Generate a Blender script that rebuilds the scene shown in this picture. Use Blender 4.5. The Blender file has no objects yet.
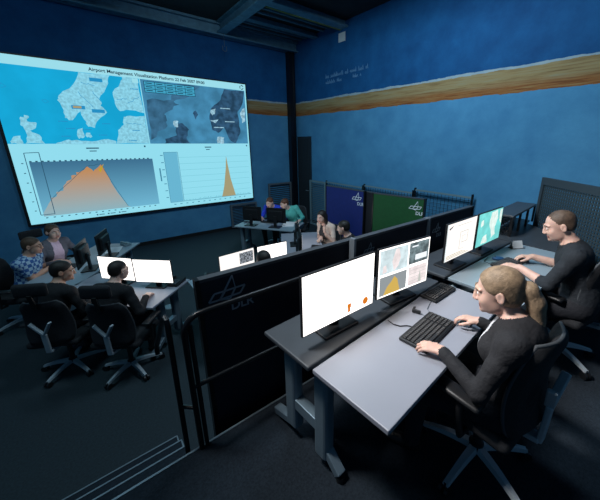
import bpy, bmesh, math, random
import numpy as np
from mathutils import Vector, Matrix

random.seed(7)
S = bpy.context.scene
COL = S.collection
PI = math.pi
R = math.radians

# ------------------------------------------------------------------ materials
def mat(name, color, rough=0.6, metal=0.0, var=0.0, scale=8.0, bump=0.0, bscale=60.0, spec=0.5):
    m = bpy.data.materials.new(name); m.use_nodes = True
    nt = m.node_tree; b = nt.nodes['Principled BSDF']
    b.inputs['Roughness'].default_value = rough
    b.inputs['Metallic'].default_value = metal
    b.inputs['Specular IOR Level'].default_value = spec
    b.inputs['Base Color'].default_value = (*color, 1)
    tc = nt.nodes.new('ShaderNodeTexCoord')
    if var > 0:
        n = nt.nodes.new('ShaderNodeTexNoise'); n.inputs['Scale'].default_value = scale
        n.inputs['Detail'].default_value = 6
        nt.links.new(tc.outputs['Object'], n.inputs['Vector'])
        r = nt.nodes.new('ShaderNodeValToRGB')
        r.color_ramp.elements[0].position = 0.3; r.color_ramp.elements[1].position = 0.7
        r.color_ramp.elements[0].color = (*[max(0, c * (1 - var)) for c in color], 1)
        r.color_ramp.elements[1].color = (*[min(1, c * (1 + var)) for c in color], 1)
        nt.links.new(n.outputs['Fac'], r.inputs['Fac'])
        nt.links.new(r.outputs['Color'], b.inputs['Base Color'])
    if bump > 0:
        n2 = nt.nodes.new('ShaderNodeTexNoise'); n2.inputs['Scale'].default_value = bscale
        n2.inputs['Detail'].default_value = 4
        nt.links.new(tc.outputs['Object'], n2.inputs['Vector'])
        bp = nt.nodes.new('ShaderNodeBump'); bp.inputs['Strength'].default_value = bump
        bp.inputs['Distance'].default_value = 0.02
        nt.links.new(n2.outputs['Fac'], bp.inputs['Height'])
        nt.links.new(bp.outputs['Normal'], b.inputs['Normal'])
    return m

def emit(name, color, strength=1.0, var=0.0, scale=10.0):
    m = bpy.data.materials.new(name); m.use_nodes = True
    nt = m.node_tree; nt.nodes.clear()
    o = nt.nodes.new('ShaderNodeOutputMaterial'); e = nt.nodes.new('ShaderNodeEmission')
    e.inputs['Color'].default_value = (*color, 1); e.inputs['Strength'].default_value = strength
    if var > 0:
        tc = nt.nodes.new('ShaderNodeTexCoord')
        n = nt.nodes.new('ShaderNodeTexNoise'); n.inputs['Scale'].default_value = scale; n.inputs['Detail'].default_value = 5
        r = nt.nodes.new('ShaderNodeValToRGB')
        r.color_ramp.elements[0].position = 0.38; r.color_ramp.elements[1].position = 0.62
        r.color_ramp.elements[0].color = (*[c * (1 - var) for c in color], 1)
        r.color_ramp.elements[1].color = (*[c * (1 + var) for c in color], 1)
        nt.links.new(tc.outputs['Object'], n.inputs['Vector'])
        nt.links.new(n.outputs['Fac'], r.inputs['Fac']); nt.links.new(r.outputs['Color'], e.inputs['Color'])
    nt.links.new(e.outputs[0], o.inputs[0])
    return m

def srgb(r, g, b):
    f = lambda c: (c / 12.92 if c <= 0.04045 else ((c + 0.055) / 1.055) ** 2.4)
    return (f(r / 255), f(g / 255), f(b / 255))

M = {}
M['carpet'] = mat('carpet', (0.022, 0.037, 0.047), 0.72, var=0.25, scale=60, bump=0.2, bscale=220, spec=0.35)
M['carpet_up'] = mat('carpet_platform', (0.022, 0.031, 0.042), 0.95, var=0.25, scale=90, bump=0.2, bscale=240, spec=0.1)
M['alu'] = mat('aluminium', (0.45, 0.5, 0.55), 0.35, 0.8)
M['step_edge'] = mat('step_edge_metal', (0.28, 0.36, 0.42), 0.4, 0.5)
M['grey_metal'] = mat('grey_painted_metal', (0.15, 0.19, 0.22), 0.42, 0.3, var=0.1)
M['leg_metal'] = mat('leg_metal', (0.20, 0.28, 0.34), 0.4, 0.35, var=0.08)
M['chair_metal'] = mat('chair_metal', (0.52, 0.60, 0.66), 0.4, 0.25)
M['black_plastic'] = mat('black_plastic', (0.012, 0.013, 0.015), 0.45)
M['key'] = mat('key_plastic', (0.02, 0.021, 0.024), 0.5)
M['black_metal'] = mat('black_metal', (0.012, 0.014, 0.017), 0.3, 0.4)
M['black_fabric'] = mat('black_fabric', (0.014, 0.016, 0.020), 0.85, var=0.3, scale=60, bump=0.3, bscale=300)
M['piping'] = mat('chair_piping', (0.055, 0.065, 0.075), 0.6)
M['desk_white'] = mat('desk_white', (0.31, 0.33, 0.39), 0.38, var=0.03, scale=3)
M['desk_edge'] = mat('desk_edge', (0.02, 0.022, 0.026), 0.5)
M['desk_dark'] = mat('desk_dark', (0.050, 0.060, 0.072), 0.42, var=0.1)
M['desk_pale'] = mat('desk_pale_blue', (0.26, 0.34, 0.40), 0.4, var=0.03, scale=3)
M['panel'] = mat('partition_navy', (0.006, 0.010, 0.024), 0.7, var=0.2, scale=20, bump=0.15, bscale=300)
M['panel_blue'] = mat('partition_blue', (0.006, 0.018, 0.16), 0.7, var=0.1, scale=20)
M['panel_green'] = mat('partition_green', (0.006, 0.085, 0.022), 0.7, var=0.1, scale=20)
M['panel_black'] = mat('partition_black', (0.008, 0.010, 0.016), 0.7)
M['panel_edge'] = mat('partition_edge', (0.20, 0.24, 0.28), 0.4, 0.4)
M['logo'] = mat('logo_grey', (0.30, 0.38, 0.46), 0.5)
M['logo_white'] = mat('logo_white', (0.75, 0.8, 0.85), 0.5)
M['louver'] = mat('louver_paint', (0.20, 0.30, 0.34), 0.55, 0.2)
M['louver_dark'] = mat('louver_dark_paint', (0.025, 0.035, 0.045), 0.5, 0.2)
M['ceiling'] = mat('ceiling_dark', (0.010, 0.014, 0.018), 0.8, var=0.3, scale=4)
M['beam'] = mat('beam_steel', (0.13, 0.28, 0.38), 0.5, 0.3, var=0.2)
M['beam_yellow'] = mat('beam_ochre', (0.22, 0.24, 0.05), 0.6, var=0.3)
M['column'] = mat('column_steel', (0.012, 0.016, 0.026), 0.3, 0.4)
M['white_plastic'] = mat('white_plastic', (0.7, 0.72, 0.72), 0.45)
M['paper'] = mat('paper', (0.75, 0.78, 0.8), 0.8)
M['blue_plastic'] = mat('blue_plastic', (0.02, 0.09, 0.22), 0.4)
M['lettering'] = mat('wall_lettering', (0.10, 0.26, 0.45), 0.8)

# screens
M['s_white'] = emit('screen_white', (1.0, 0.955, 0.92), 2.1)
M['s_white_soft'] = emit('screen_white_soft', (1.0, 0.955, 0.92), 1.12)
M['s_white_cool'] = emit('screen_white_cool', (0.90, 0.95, 1.0), 1.05)
M['s_orange'] = emit('screen_orange', (0.80, 0.22, 0.02), 0.9)
M['s_text'] = emit('screen_text', (0.07, 0.11, 0.16), 0.6)
M['s_map_pale'] = emit('screen_map_pale', (0.72, 0.86, 0.90), 0.95, 0.18, 14)
M['s_map_grey'] = emit('screen_map_grey', (0.20, 0.27, 0.29), 0.8, 0.5, 18)
M['s_map_tile'] = emit('screen_map_tile', (0.25, 0.28, 0.32), 0.8, 0.9, 60)
M['s_grey'] = emit('screen_grey', (0.38, 0.42, 0.44), 0.8)
M['s_yellow'] = emit('screen_yellow', (0.75, 0.50, 0.12), 0.9)
M['s_pink'] = emit('screen_pink', (0.90, 0.80, 0.80), 1.0, 0.12, 16)
M['s_teal'] = emit('screen_teal', (0.22, 0.78, 0.76), 0.95, 0.12, 9)
M['s_land'] = emit('screen_land', (0.80, 0.95, 0.90), 1.0, 0.1, 20)
M['s_lines'] = emit('screen_lines', (0.62, 0.64, 0.60), 0.9)
M['s_olive'] = emit('screen_olive', (0.60, 0.52, 0.30), 0.9)
# projection picture
M['p_base'] = emit('projection_base', srgb(150, 226, 244), 0.95)
M['p_title'] = emit('projection_title', srgb(160, 226, 240), 0.95)
M['p_sea'] = emit('projection_sea', srgb(24, 172, 222), 0.92, 0.06, 2)
M['p_land'] = emit('projection_land', srgb(140, 212, 234), 0.92, 0.15, 20)
M['p_sat'] = emit('projection_satellite', srgb(72, 142, 182), 0.85, 0.22, 2.4)
M['p_satland'] = emit('projection_satellite_land', srgb(50, 88, 120), 0.8, 0.35, 7)
M['p_cloud'] = emit('projection_satellite_cloud', srgb(62, 112, 146), 0.8, 0.3, 4)
M['p_snow'] = emit('projection_snow', srgb(160, 205, 225), 0.85, 0.3, 14)
M['p_dark'] = emit('projection_dark', srgb(18, 40, 62), 0.7)
M['p_tag'] = emit('projection_tag', srgb(40, 150, 205), 0.9)
M['p_cell'] = emit('projection_cell', srgb(70, 170, 205), 0.9)
M['p_tan'] = emit('projection_tan', srgb(176, 166, 128), 0.85)
M['p_box'] = emit('projection_box', srgb(110, 190, 220), 0.9)
M['p_line'] = emit('projection_line', srgb(80, 150, 180), 0.8)
M['p_grid'] = emit('projection_grid', srgb(128, 208, 226), 0.9)
M['p_yellow'] = emit('projection_yellow', srgb(200, 170, 50), 0.9)

def emit_grad(name, bottom, top, h):
    # a chart whose drawn fill runs from one colour to another over its height (a picture shown on the screen)
    m = emit(name, top, 0.9); nt = m.node_tree; e = [n for n in nt.nodes if n.type == 'EMISSION'][0]
    tc = nt.nodes.new('ShaderNodeTexCoord'); sx = nt.nodes.new('ShaderNodeSeparateXYZ')
    mr = nt.nodes.new('ShaderNodeMapRange'); mr.inputs['From Min'].default_value = h[0]; mr.inputs['From Max'].default_value = h[1]
    r = nt.nodes.new('ShaderNodeValToRGB')
    r.color_ramp.elements[0].color = (*bottom, 1); r.color_ramp.elements[1].color = (*top, 1)
    nt.links.new(tc.outputs['Object'], sx.inputs[0]); nt.links.new(sx.outputs['Z'], mr.inputs['Value'])
    nt.links.new(mr.outputs[0], r.inputs['Fac']); nt.links.new(r.outputs[0], e.inputs['Color'])
    return m

# ------------------------------------------------------------------ mesh builder
class MB:
    def __init__(s): s.v = []; s.f = []; s.m = []; s.cur = 0
    def add(s, vs, fs):
        o = len(s.v); s.v += [tuple(p) for p in vs]
        for f in fs: s.f.append(tuple(i + o for i in f)); s.m.append(s.cur)
        return s
    def frame(s, c, ax, ay, az, sx, sy, sz):
        c = Vector(c); ax, ay, az = Vector(ax) * sx / 2, Vector(ay) * sy / 2, Vector(az) * sz / 2
        vs = [c + i * ax + j * ay + k * az for k in (-1, 1) for j in (-1, 1) for i in (-1, 1)]
        return s.add(vs, [(0, 2, 3, 1), (4, 5, 7, 6), (0, 1, 5, 4), (2, 6, 7, 3), (0, 4, 6, 2), (1, 3, 7, 5)])
    def box(s, x0, x1, y0, y1, z0, z1):
        return s.frame(((x0 + x1) / 2, (y0 + y1) / 2, (z0 + z1) / 2), (1, 0, 0), (0, 1, 0), (0, 0, 1), x1 - x0, y1 - y0, z1 - z0)
    def rbox(s, c, size, bev=0.01, seg=2, mtx=None):
        bm = bmesh.new(); bmesh.ops.create_cube(bm, size=1)
        for v in bm.verts: v.co = Vector((v.co.x * size[0], v.co.y * size[1], v.co.z * size[2]))
        bmesh.ops.bevel(bm, geom=list(bm.edges), offset=min(bev, min(size) * 0.49), segments=seg, affect='EDGES', profile=0.5)
        bm.verts.index_update(); mt = mtx or Matrix.Identity(3); c = Vector(c)
        s.add([c + mt @ v.co for v in bm.verts], [[v.index for v in f.verts] for f in bm.faces]); bm.free(); return s
    def bar(s, p0, p1, w, h, up=(0, 0, 1)):
        p0, p1 = Vector(p0), Vector(p1); d = p1 - p0; L = d.length; d.normalize(); up = Vector(up)
        if abs(d.dot(up)) > 0.98: up = Vector((0, 1, 0))
        a = d.cross(up).normalized(); b = a.cross(d).normalized()
        return s.frame((p0 + p1) / 2, a, d, b, w, L, h)
    def tube(s, pts, r, n=10, caps=True):
        pts = [Vector(p) for p in pts]; rs = r if isinstance(r, (list, tuple)) else [r] * len(pts)
        vs = []; prev = None
        for i, p in enumerate(pts):
            t = (pts[min(i + 1, len(pts) - 1)] - pts[max(i - 1, 0)]).normalized()
            if prev is None:
                a = t.cross(Vector((0, 0, 1)))
                if a.length < 0.1: a = t.cross(Vector((0, 1, 0)))
            else: a = prev - t * prev.dot(t)
            a.normalize(); prev = a; b = t.cross(a)
            vs += [p + (a * math.cos(2 * PI * k / n) + b * math.sin(2 * PI * k / n)) * rs[i] for k in range(n)]
        fs = [(i * n + k, i * n + (k + 1) % n, (i + 1) * n + (k + 1) % n, (i + 1) * n + k) for i in range(len(pts) - 1) for k in range(n)]
        if caps: fs += [tuple(range(n))[::-1], tuple(range((len(pts) - 1) * n, len(pts) * n))]
        return s.add(vs, fs)
    def prism(s, poly, z0, z1):
        n = len(poly); vs = [(x, y, z0) for x, y in poly] + [(x, y, z1) for x, y in poly]
        return s.add(vs, [tuple(range(n))[::-1], tuple(range(n, 2 * n))] + [(i, (i + 1) % n, n + (i + 1) % n, n + i) for i in range(n)])
    def slab(s, fn, nu, nv, th):
        # closed curved slab: fn(u, v) -> point, normal
        F = []; B = []
        for j in range(nv + 1):
            for i in range(nu + 1):
                p, nn = fn(i / nu, j / nv); p = Vector(p); nn = Vector(nn).normalized()
                e = 1.0
                if i in (0, nu) or j in (0, nv): e = 0.35
                F.append(p + nn * th / 2 * e); B.append(p - nn * th / 2 * e)
        w = nu + 1; N = len(F); fs = []
        for j in range(nv):
            for i in range(nu):
                a = j * w + i; fs.append((a, a + 1, a + w + 1, a + w)); fs.append((N + a, N + a + w, N + a + w + 1, N + a + 1))
        for i in range(nu):
            fs.append((i, N + i, N + i + 1, i + 1)); a = nv * w + i; fs.append((a, a + 1, N + a + 1, N + a))
        for j in range(nv):
            a = j * w; fs.append((a, a + w, N + a + w, N + a)); a = j * w + nu; fs.append((a, N + a, N + a + w, a + w))
        return s.add(F + B, fs)
    def ball(s, c, r, n=10, mtx=None):
        c = Vector(c); r = r if isinstance(r, (tuple, list)) else (r, r, r); mt = mtx or Matrix.Identity(3)
        vs = []; fs = []; m = n * 2
        for j in range(1, n):
            for i in range(m):
                t = PI * j / n; p = 2 * PI * i / m
                vs.append(c + mt @ Vector((r[0] * math.sin(t) * math.cos(p), r[1] * math.sin(t) * math.sin(p), r[2] * math.cos(t))))
        top = len(vs); vs.append(c + mt @ Vector((0, 0, r[2]))); vs.append(c - mt @ Vector((0, 0, r[2])))
        for j in range(n - 2):
            for i in range(m): fs.append((j * m + i, (j + 1) * m + i, (j + 1) * m + (i + 1) % m, j * m + (i + 1) % m))
        for i in range(m):
            fs.append((top, i, (i + 1) % m)); fs.append((top + 1, (n - 2) * m + (i + 1) % m, (n - 2) * m + i))
        return s.add(vs, fs)
    def build(s, name, mats, parent=None, smooth=False, bevel=0, **kw):
        me = bpy.data.meshes.new(name); me.from_pydata(s.v, [], s.f)
        mats = mats if isinstance(mats, (list, tuple)) else [mats]
        for m in mats: me.materials.append(m)
        me.polygons.foreach_set('material_index', s.m)
        if smooth:
            me.polygons.foreach_set('use_smooth', [True] * len(s.f))
        me.update()
        o = bpy.data.objects.new(name, me); COL.objects.link(o)
        if smooth == 'angle':
            me.set_sharp_from_angle(angle=R(38))
        if bevel:
            md = o.modifiers.new('bevel', 'BEVEL'); md.width = bevel; md.segments = 2; md.limit_method = 'ANGLE'
        if parent is not None: o.parent = parent
        for k, v in kw.items(): o[k] = v
        return o

def tag(o, label, cat, group=None):
    o['label'] = label; o['category'] = cat
    if group: o['group'] = group
    return o
def thing(name, label, cat, loc=(0, 0, 0), rz=0.0, group=None):
    o = bpy.data.objects.new(name, None); COL.objects.link(o); o.empty_display_size = 0.1
    o.location = loc; o.rotation_euler = (0, 0, rz); return tag(o, label, cat, group)
def struct(o): o['kind'] = 'structure'; return o
def dup(root, label, loc, rz, group=None):
    def cp(o, par):
        c = o.copy(); COL.objects.link(c)
        if par is not None: c.parent = par
        for ch in o.children: cp(ch, c)
        return c
    r = cp(root, None); r.location = loc; r.rotation_euler = (0, 0, rz); r['label'] = label
    if group: r['group'] = group
    return r
def text_obj(name, body, size, m, parent, loc, rot, extrude=0.0008, align='LEFT'):
    cu = bpy.data.curves.new(name, 'FONT'); cu.body = body; cu.size = size; cu.extrude = extrude; cu.align_x = align; cu.offset = size * .018
    cu.materials.append(m); o = bpy.data.objects.new(name, cu); COL.objects.link(o)
    bpy.context.view_layer.update()
    me = bpy.data.meshes.new_from_object(o.evaluated_get(bpy.context.evaluated_depsgraph_get())); bpy.data.objects.remove(o)
    o = bpy.data.objects.new(name, me); COL.objects.link(o)
    o.location = loc; o.rotation_euler = rot; o.parent = parent
    return o

# ------------------------------------------------------------------ setting
WX, WY, CZ, PZ, PE = 5.56, 8.48, 5.36, 0.75, 1.548      # right wall x, screen wall y, ceiling, platform height, platform edge

def wall_material():
    m = bpy.data.materials.new('painted_wall'); m.use_nodes = True; nt = m.node_tree; b = nt.nodes['Principled BSDF']
    b.inputs['Roughness'].default_value = 0.75; b.inputs['Specular IOR Level'].default_value = 0.2
    g = nt.nodes.new('ShaderNodeNewGeometry'); sx = nt.nodes.new('ShaderNodeSeparateXYZ')
    nt.links.new(g.outputs['Position'], sx.inputs[0])
    def noise(scale, detail=6, stretch=(1, 1, 1)):
        mp = nt.nodes.new('ShaderNodeMapping'); mp.inputs['Scale'].default_value = stretch
        nt.links.new(g.outputs['Position'], mp.inputs['Vector'])
        n = nt.nodes.new('ShaderNodeTexNoise'); n.inputs['Scale'].default_value = scale; n.inputs['Detail'].default_value = detail
        n.inputs['Roughness'].default_value = 0.65
        nt.links.new(mp.outputs[0], n.inputs['Vector']); return n.outputs['Fac']
    def ramp(fac, stops):
        r = nt.nodes.new('ShaderNodeValToRGB'); els = r.color_ramp.elements
        while len(els) < len(stops): els.new(0.5)
        for e, (p, c) in zip(els, stops): e.position = p; e.color = (*c, 1)
        nt.links.new(fac, r.inputs['Fac']); return r.outputs['Color']
    def math_(op, a, bb):
        n = nt.nodes.new('ShaderNodeMath'); n.operation = op
        for i, x in enumerate((a, bb)):
            if isinstance(x, (int, float)): n.inputs[i].default_value = x
            else: nt.links.new(x, n.inputs[i])
        return n.outputs[0]
    def mix(f, a, c):
        n = nt.nodes.new('ShaderNodeMix'); n.data_type = 'RGBA'
        nt.links.new(f, n.inputs[0]); nt.links.new(a, n.inputs[6]); nt.links.new(c, n.inputs[7]); return n.outputs[2]
    blot = noise(2.0, 10)
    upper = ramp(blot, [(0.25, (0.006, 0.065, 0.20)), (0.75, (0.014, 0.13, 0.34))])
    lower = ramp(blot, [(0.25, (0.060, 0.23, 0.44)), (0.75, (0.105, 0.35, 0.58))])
    # the band: pale upper edge, ochre field, rust streaks along the lower half
    z = sx.outputs['Z']
    wob = math_('MULTIPLY', math_('SUBTRACT', noise(3.0, 4, (0.6, 0.6, 3)), 0.5), 0.09)
    zz = math_('ADD', z, wob)
    t = math_('DIVIDE', math_('SUBTRACT', zz, 3.31), 0.40)
    streak = ramp(noise(7.0, 8, (0.22, 0.22, 5)), [(0.30, (0.20, 0.12, 0.05)), (0.5, (0.37, 0.26, 0.12)), (0.7, (0.34, 0.31, 0.19))])
    rust = ramp(noise(6.0, 5, (0.3, 0.3, 9)), [(0.33, (0.15, 0.045, 0.018)), (0.5, (0.33, 0.13, 0.04)), (0.68, (0.36, 0.23, 0.10))])
    rfac = ramp(t, [(0.05, (1, 1, 1)), (0.22, (1, 1, 1)), (0.50, (0.0, 0.0, 0.0))])
    band = mix(rfac, streak, rust)
    pale = ramp(noise(4, 3), [(0.3, (0.30, 0.42, 0.50)), (0.7, (0.42, 0.50, 0.52))])
    band = mix(math_('GREATER_THAN', t, 0.90), band, pale)
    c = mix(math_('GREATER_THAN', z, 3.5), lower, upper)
    inb = math_('MULTIPLY', math_('GREATER_THAN', t, 0.0), math_('LESS_THAN', t, 1.0))
    c = mix(inb, c, band)
    nt.links.new(c, b.inputs['Base Color'])
    bp = nt.nodes.new('ShaderNodeBump'); bp.inputs['Strength'].default_value = 0.25; bp.inputs['Distance'].default_value = 0.01
    nt.links.new(noise(18, 6), bp.inputs['Height']); nt.links.new(bp.outputs[0], b.inputs['Normal'])
    return m
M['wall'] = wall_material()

struct(MB().box(-6, WX + .2, -2.6, WY + .2, -0.1, 0).build('floor', M['carpet']))
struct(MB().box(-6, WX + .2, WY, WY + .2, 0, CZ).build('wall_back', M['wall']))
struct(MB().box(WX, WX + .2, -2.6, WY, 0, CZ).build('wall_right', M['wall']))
struct(MB().box(-6, WX + .2, -2.6, WY + .2, CZ, CZ + .1).build('ceiling', M['ceiling']))
# raised platform with three steps
pl = MB(); pl.box(-6, WX, -2.6, PE, 0, PZ)
struct(pl.build('floor_platform', M['carpet_up']))
st = MB(); tr = MB()
for k in range(3):
    zt = PZ - (k + 1) * 0.1875; st.box(-3.2, 0.222, PE + 0.235 * k, PE + 0.235 * (k + 1), 0, zt)
    tr.box(-3.2, 0.222, PE + 0.235 * (k + 1) - 0.007, PE + 0.235 * (k + 1) + 0.003, zt - 0.012, zt + 0.003)
    tr.box(0.216, 0.225, PE + 0.235 * k + .06, PE + 0.235 * (k + 1), zt - 0.012, zt + 0.003)
struct(st.build('floor_steps', M['carpet_up']))
struct(tr.build('trim_1', M['step_edge']))
struct(MB().box(-3.2, WX, PE - 0.008, PE + 0.004, PZ - 0.02, PZ + 0.004).build('trim_2', M['step_edge']))
struct(MB().box(-6, WX - .3, WY - 0.02, WY, 0, 0.09).build('baseboard_back', M['black_plastic']))
struct(MB().box(WX - 0.02, WX, PE, WY, 0, 0.09).build('baseboard_right', M['black_plastic']))
# corner column
cm = MB(); cm.box(5.34, 5.46, 8.30, 8.42, 0, CZ); cm.box(5.30, 5.34, 8.27, 8.45, 0, CZ); cm.box(5.46, 5.50, 8.27, 8.45, 0, CZ)
struct(cm.build('column_corner', M['column']))
# ceiling steel
b = MB()
for (xa, xb, ya, yb, h) in ((-6, WX, 8.15, 8.42, .28),):
    b.box(xa, xb, ya, yb, CZ - .05, CZ); b.box(xa, xb, ya, yb, CZ - h, CZ - h + .03); b.box(xa, xb, ya + .1, ya + .13, CZ - h, CZ)
struct(b.build('beam_along_back_wall', M['beam']))
for xb_ in (3.28, 0.2):
    b = MB(); b.box(xb_ - .11, xb_ + .11, -2, 8.15, CZ - .24, CZ - .21); b.box(xb_ - .11, xb_ + .11, -2, 8.15, CZ - .03, CZ)
    b.box(xb_ - .015, xb_ + .015, -2, 8.15, CZ - .24, CZ)
    struct(b.build('beam_lengthwise', M['beam']))
b = MB(); b.box(3.4, WX, 6.00, 6.25, CZ - .16, CZ - .12); b.box(3.4, WX, 6.11, 6.15, CZ - .16, CZ)
struct(b.build('beam_cross', M['beam']))
struct(MB().box(3.4, WX, 6.255, 6.29, CZ - .17, CZ - .10).build('beam_cross_edge', M['beam_yellow']))
b = MB(); b.box(3.4, WX, 7.2, 7.36, CZ - .12, CZ - .09); b.box(3.4, WX, 7.27, 7.29, CZ - .12, CZ); struct(b.build('beam_cross_small', M['beam']))
for k in range(7):
    b = MB(); y = 6.45 + k * .25
    if abs(y - 7.27) > .12:
        b.box(3.4, WX, y, y + .04, CZ - .035, CZ); struct(b.build('ceiling_slat_strip', M['beam']))
# dark ribbed door in the right wall next to the corner
d = MB(); d.box(WX - .06, WX - .01, 7.55, 8.22, 0, 2.70)
door = struct(d.build('door_1', M['louver_dark']))
d = MB()
for k in range(9): d.box(WX - .085, WX - .06, 7.60 + k * .068, 7.63 + k * .068, 0.05, 2.64)
d.build('panel', M['louver_dark'], door)
MB().tube([(WX - .06, 7.62, 1.05), (WX - .11, 7.62, 1.05), (WX - .11, 7.74, 1.05)], 0.012, 8).build('door_handle', M['alu'], door, 'angle')

# ------------------------------------------------------------------ projection screen
SX0, SX1, SZT, SZB = -0.98, 3.915, 4.06, 0.893
SW, SH = SX1 - SX0, SZT - SZB
scr = thing('projection_screen', 'huge bright projection screen with two maps above two charts on back wall', 'screen', (SX0, WY - .10, SZB))
fr = MB(); fr.box(-.05, SW + .03, 0, .08, -.045, SH + .03); fr.build('screen_frame', M['black_plastic'], scr)
def sp(u, v): return (u * SW, (1 - v) * SH)
def sflat(mb, pts, lay):
    y = -0.002 - 0.0015 * lay; P = [(*sp(u, v),) for u, v in pts]
    a = sum(P[i][0] * P[(i + 1) % len(P)][1] - P[(i + 1) % len(P)][0] * P[i][1] for i in range(len(P)))
    if a < 0: P = P[::-1]
    mb.add([(x, y, z) for x, z in P], [tuple(range(len(P)))])
def srect(mb, u0, v0, u1, v1, lay): sflat(mb, [(u0, v0), (u1, v0), (u1, v1), (u0, v1)], lay)
def sline(mb, pts, w, lay):
    for (a, b_) in zip(pts[:-1], pts[1:]):
        pa, pb = Vector(sp(*a)), Vector(sp(*b_)); dd = (pb - pa)
        if dd.length < 1e-6: continue
        nn = Vector((-dd.y, dd.x)).normalized() * w / 2; y = -0.002 - 0.0015 * lay
        q = [pa - nn, pb - nn, pb + nn, pa + nn]; mb.add([(p.x, y, p.y) for p in q], [(0, 1, 2, 3)])
def jag(pts, amp=0.006, n=3, close=True):
    out = []; rr = random.Random(len(pts) * 7)
    L = list(zip(pts, pts[1:] + (pts[:1] if close else [])))
    for a, b_ in L:
        out.append(a)
        for k in range(1, n):
            t = k / n; out.append((a[0] + (b_[0] - a[0]) * t + rr.uniform(-amp, amp) * .7, a[1] + (b_[1] - a[1]) * t + rr.uniform(-amp, amp)))
    if not close: out.append(pts[-1])
    return out
m = MB(); srect(m, 0, 0, 1, 1, 0); m.build('screen_surface', M['p_base'], scr)
m = MB(); srect(m, 0, 0, 1, .05, 1); m.build('title_bar', M['p_title'], scr)
text_obj('title_text', 'Airport Management Visualization Platform 22 Feb 2007 09:00', 0.092, M['p_dark'], scr, (0.30 * SW, -.0065, (1 - .037) * SH), (PI / 2, 0, 0))
# left map
m = MB(); srect(m, 0, .052, .480, .495, 1); lm = m.build('map_panel', M['p_sea'], scr)
m = MB()
for poly in ([(.265, .053), (.238, .131), (.184, .204), (.177, .230), (.190, .288), (.188, .335), (.211, .347), (.244, .290), (.249, .337), (.259, .386), (.281, .392), (.294, .348), (.336, .288), (.317, .248), (.324, .184), (.360, .103), (.370, .053)],
             [(.415, .053), (.406, .088), (.370, .157), (.371, .227), (.386, .276), (.426, .265), (.479, .28), (.474, .053)],
             [(.422, .303), (.395, .312), (.390, .364), (.364, .403), (.350, .494), (.479, .494), (.479, .30)],
             [(.056, .338), (.079, .330), (.072, .363), (.097, .368), (.092, .400), (.074, .414), (.097, .440), (.107, .494), (.051, .494), (.060, .453), (.057, .402), (.051, .377)],
             [(.018, .461), (.042, .447), (.045, .493), (.011, .493)], [(.218, .415), (.239, .394), (.240, .450), (.219, .465)],
             [(.14, .494), (.17, .475), (.21, .47), (.26, .480), (.31, .465), (.345, .475), (.35, .494)], [(.245, .43), (.262, .425), (.265, .45), (.248, .455)]):
    sflat(m, jag(poly, .006, 3), 2)
m.build('map_land', M['p_land'], lm)
m = MB()
for u, v in ((.296, .078), (.217, .255), (.283, .272)): srect(m, u, v, u + .045, v + .022, 3)
for u, v in ((.165, .353), (.184, .396), (.238, .401), (.164, .445), (.29, .435), (.31, .36), (.42, .40), (.44, .12), (.40, .47)):
    srect(m, u, v, u + .004, v + .007, 3); srect(m, u + .006, v, u + .03, v + .005, 3)
for (a, c) in (((.265, .11), (.31, .125)), ((.30, .16), (.32, .22)), ((.25, .17), (.29, .26)), ((.38, .2), (.42, .19)), ((.40, .35), (.46, .36)), ((.42, .22), (.47, .17))):
    sline(m, jag([a, c], .006, 5, False), .008, 3)
for u, v in ((.01, .15), (.13, .235), (.02, .165)): sline(m, [(u, v), (u + .012, v - .004), (u + .02, v + .008), (u + .008, v + .018), (u, v)], .006, 3)
m.build('map_markers', M['p_tag'], lm)
m = MB(); srect(m, .222, .258, .25, .272, 4); m.build('map_marker_tan', M['p_tan'], lm)
# right map
m = MB(); srect(m, .484, .052, .992, .495, 1); rm = m.build('satellite_map', M['p_sat'], scr)
m = MB()
sflat(m, jag([(.876, .056), (.851, .144), (.796, .214), (.781, .298), (.790, .381), (.821, .408), (.857, .359), (.883, .465), (.916, .493), (.950, .404), (.948, .305), (.942, .228), (.978, .147), (.990, .056)], .006, 3), 2)
sflat(m, jag([(.611, .344), (.642, .339), (.670, .386), (.653, .449), (.672, .494), (.550, .494), (.553, .459), (.609, .432)], .007, 3), 2)
sflat(m, jag([(.70, .26), (.715, .24), (.725, .27), (.71, .31)], .004, 2), 2)
m.build('satellite_land', M['p_satland'], rm)
m = MB(); sflat(m, jag([(.498, .189), (.589, .177), (.640, .205), (.564, .280), (.572, .364), (.490, .469)], .012, 4), 1.5)
sflat(m, jag([(.64, .06), (.75, .06), (.70, .13), (.60, .20)], .01, 3), 1.5); m.build('satellite_cloud', M['p_cloud'], rm)
m = MB(); sflat(m, jag([(.815, .44), (.852, .446), (.848, .494), (.812, .494)], .006, 3), 3)
sflat(m, jag([(.79, .235), (.82, .215), (.815, .25), (.80, .27)], .005, 3), 3); sflat(m, jag([(.785, .31), (.83, .30), (.81, .33)], .004, 3), 3)
sflat(m, jag([(.955, .24), (.97, .20), (.985, .19), (.985, .30), (.965, .32)], .006, 3), 3)
sflat(m, jag([(.60, .33), (.625, .325), (.62, .37), (.605, .37)], .006, 3), 3)
for u, v in ((.845, .205), (.865, .31), (.80, .36)): srect(m, u, v, u + .055, v + .007, 3)
m.build('satellite_snow', M['p_snow'], rm)
m = MB(); srect(m, .496, .062, .72, .135, 3); tb = m.build('data_table', M['p_cell'], rm)
m = MB()
for v in (.062, .086, .110, .134): srect(m, .496, v, .72, v + .003, 4)
for k in range(6): srect(m, .496 + k * .0448, .062, .498 + k * .0448, .137, 4)
for k in range(5):
    for j in range(3): srect(m, .504 + k * .0448, .072 + j * .024, .53 + k * .0448, .077 + j * .024, 4)
m.build('table_lines', M['p_dark'], tb)
m = MB()
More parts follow.
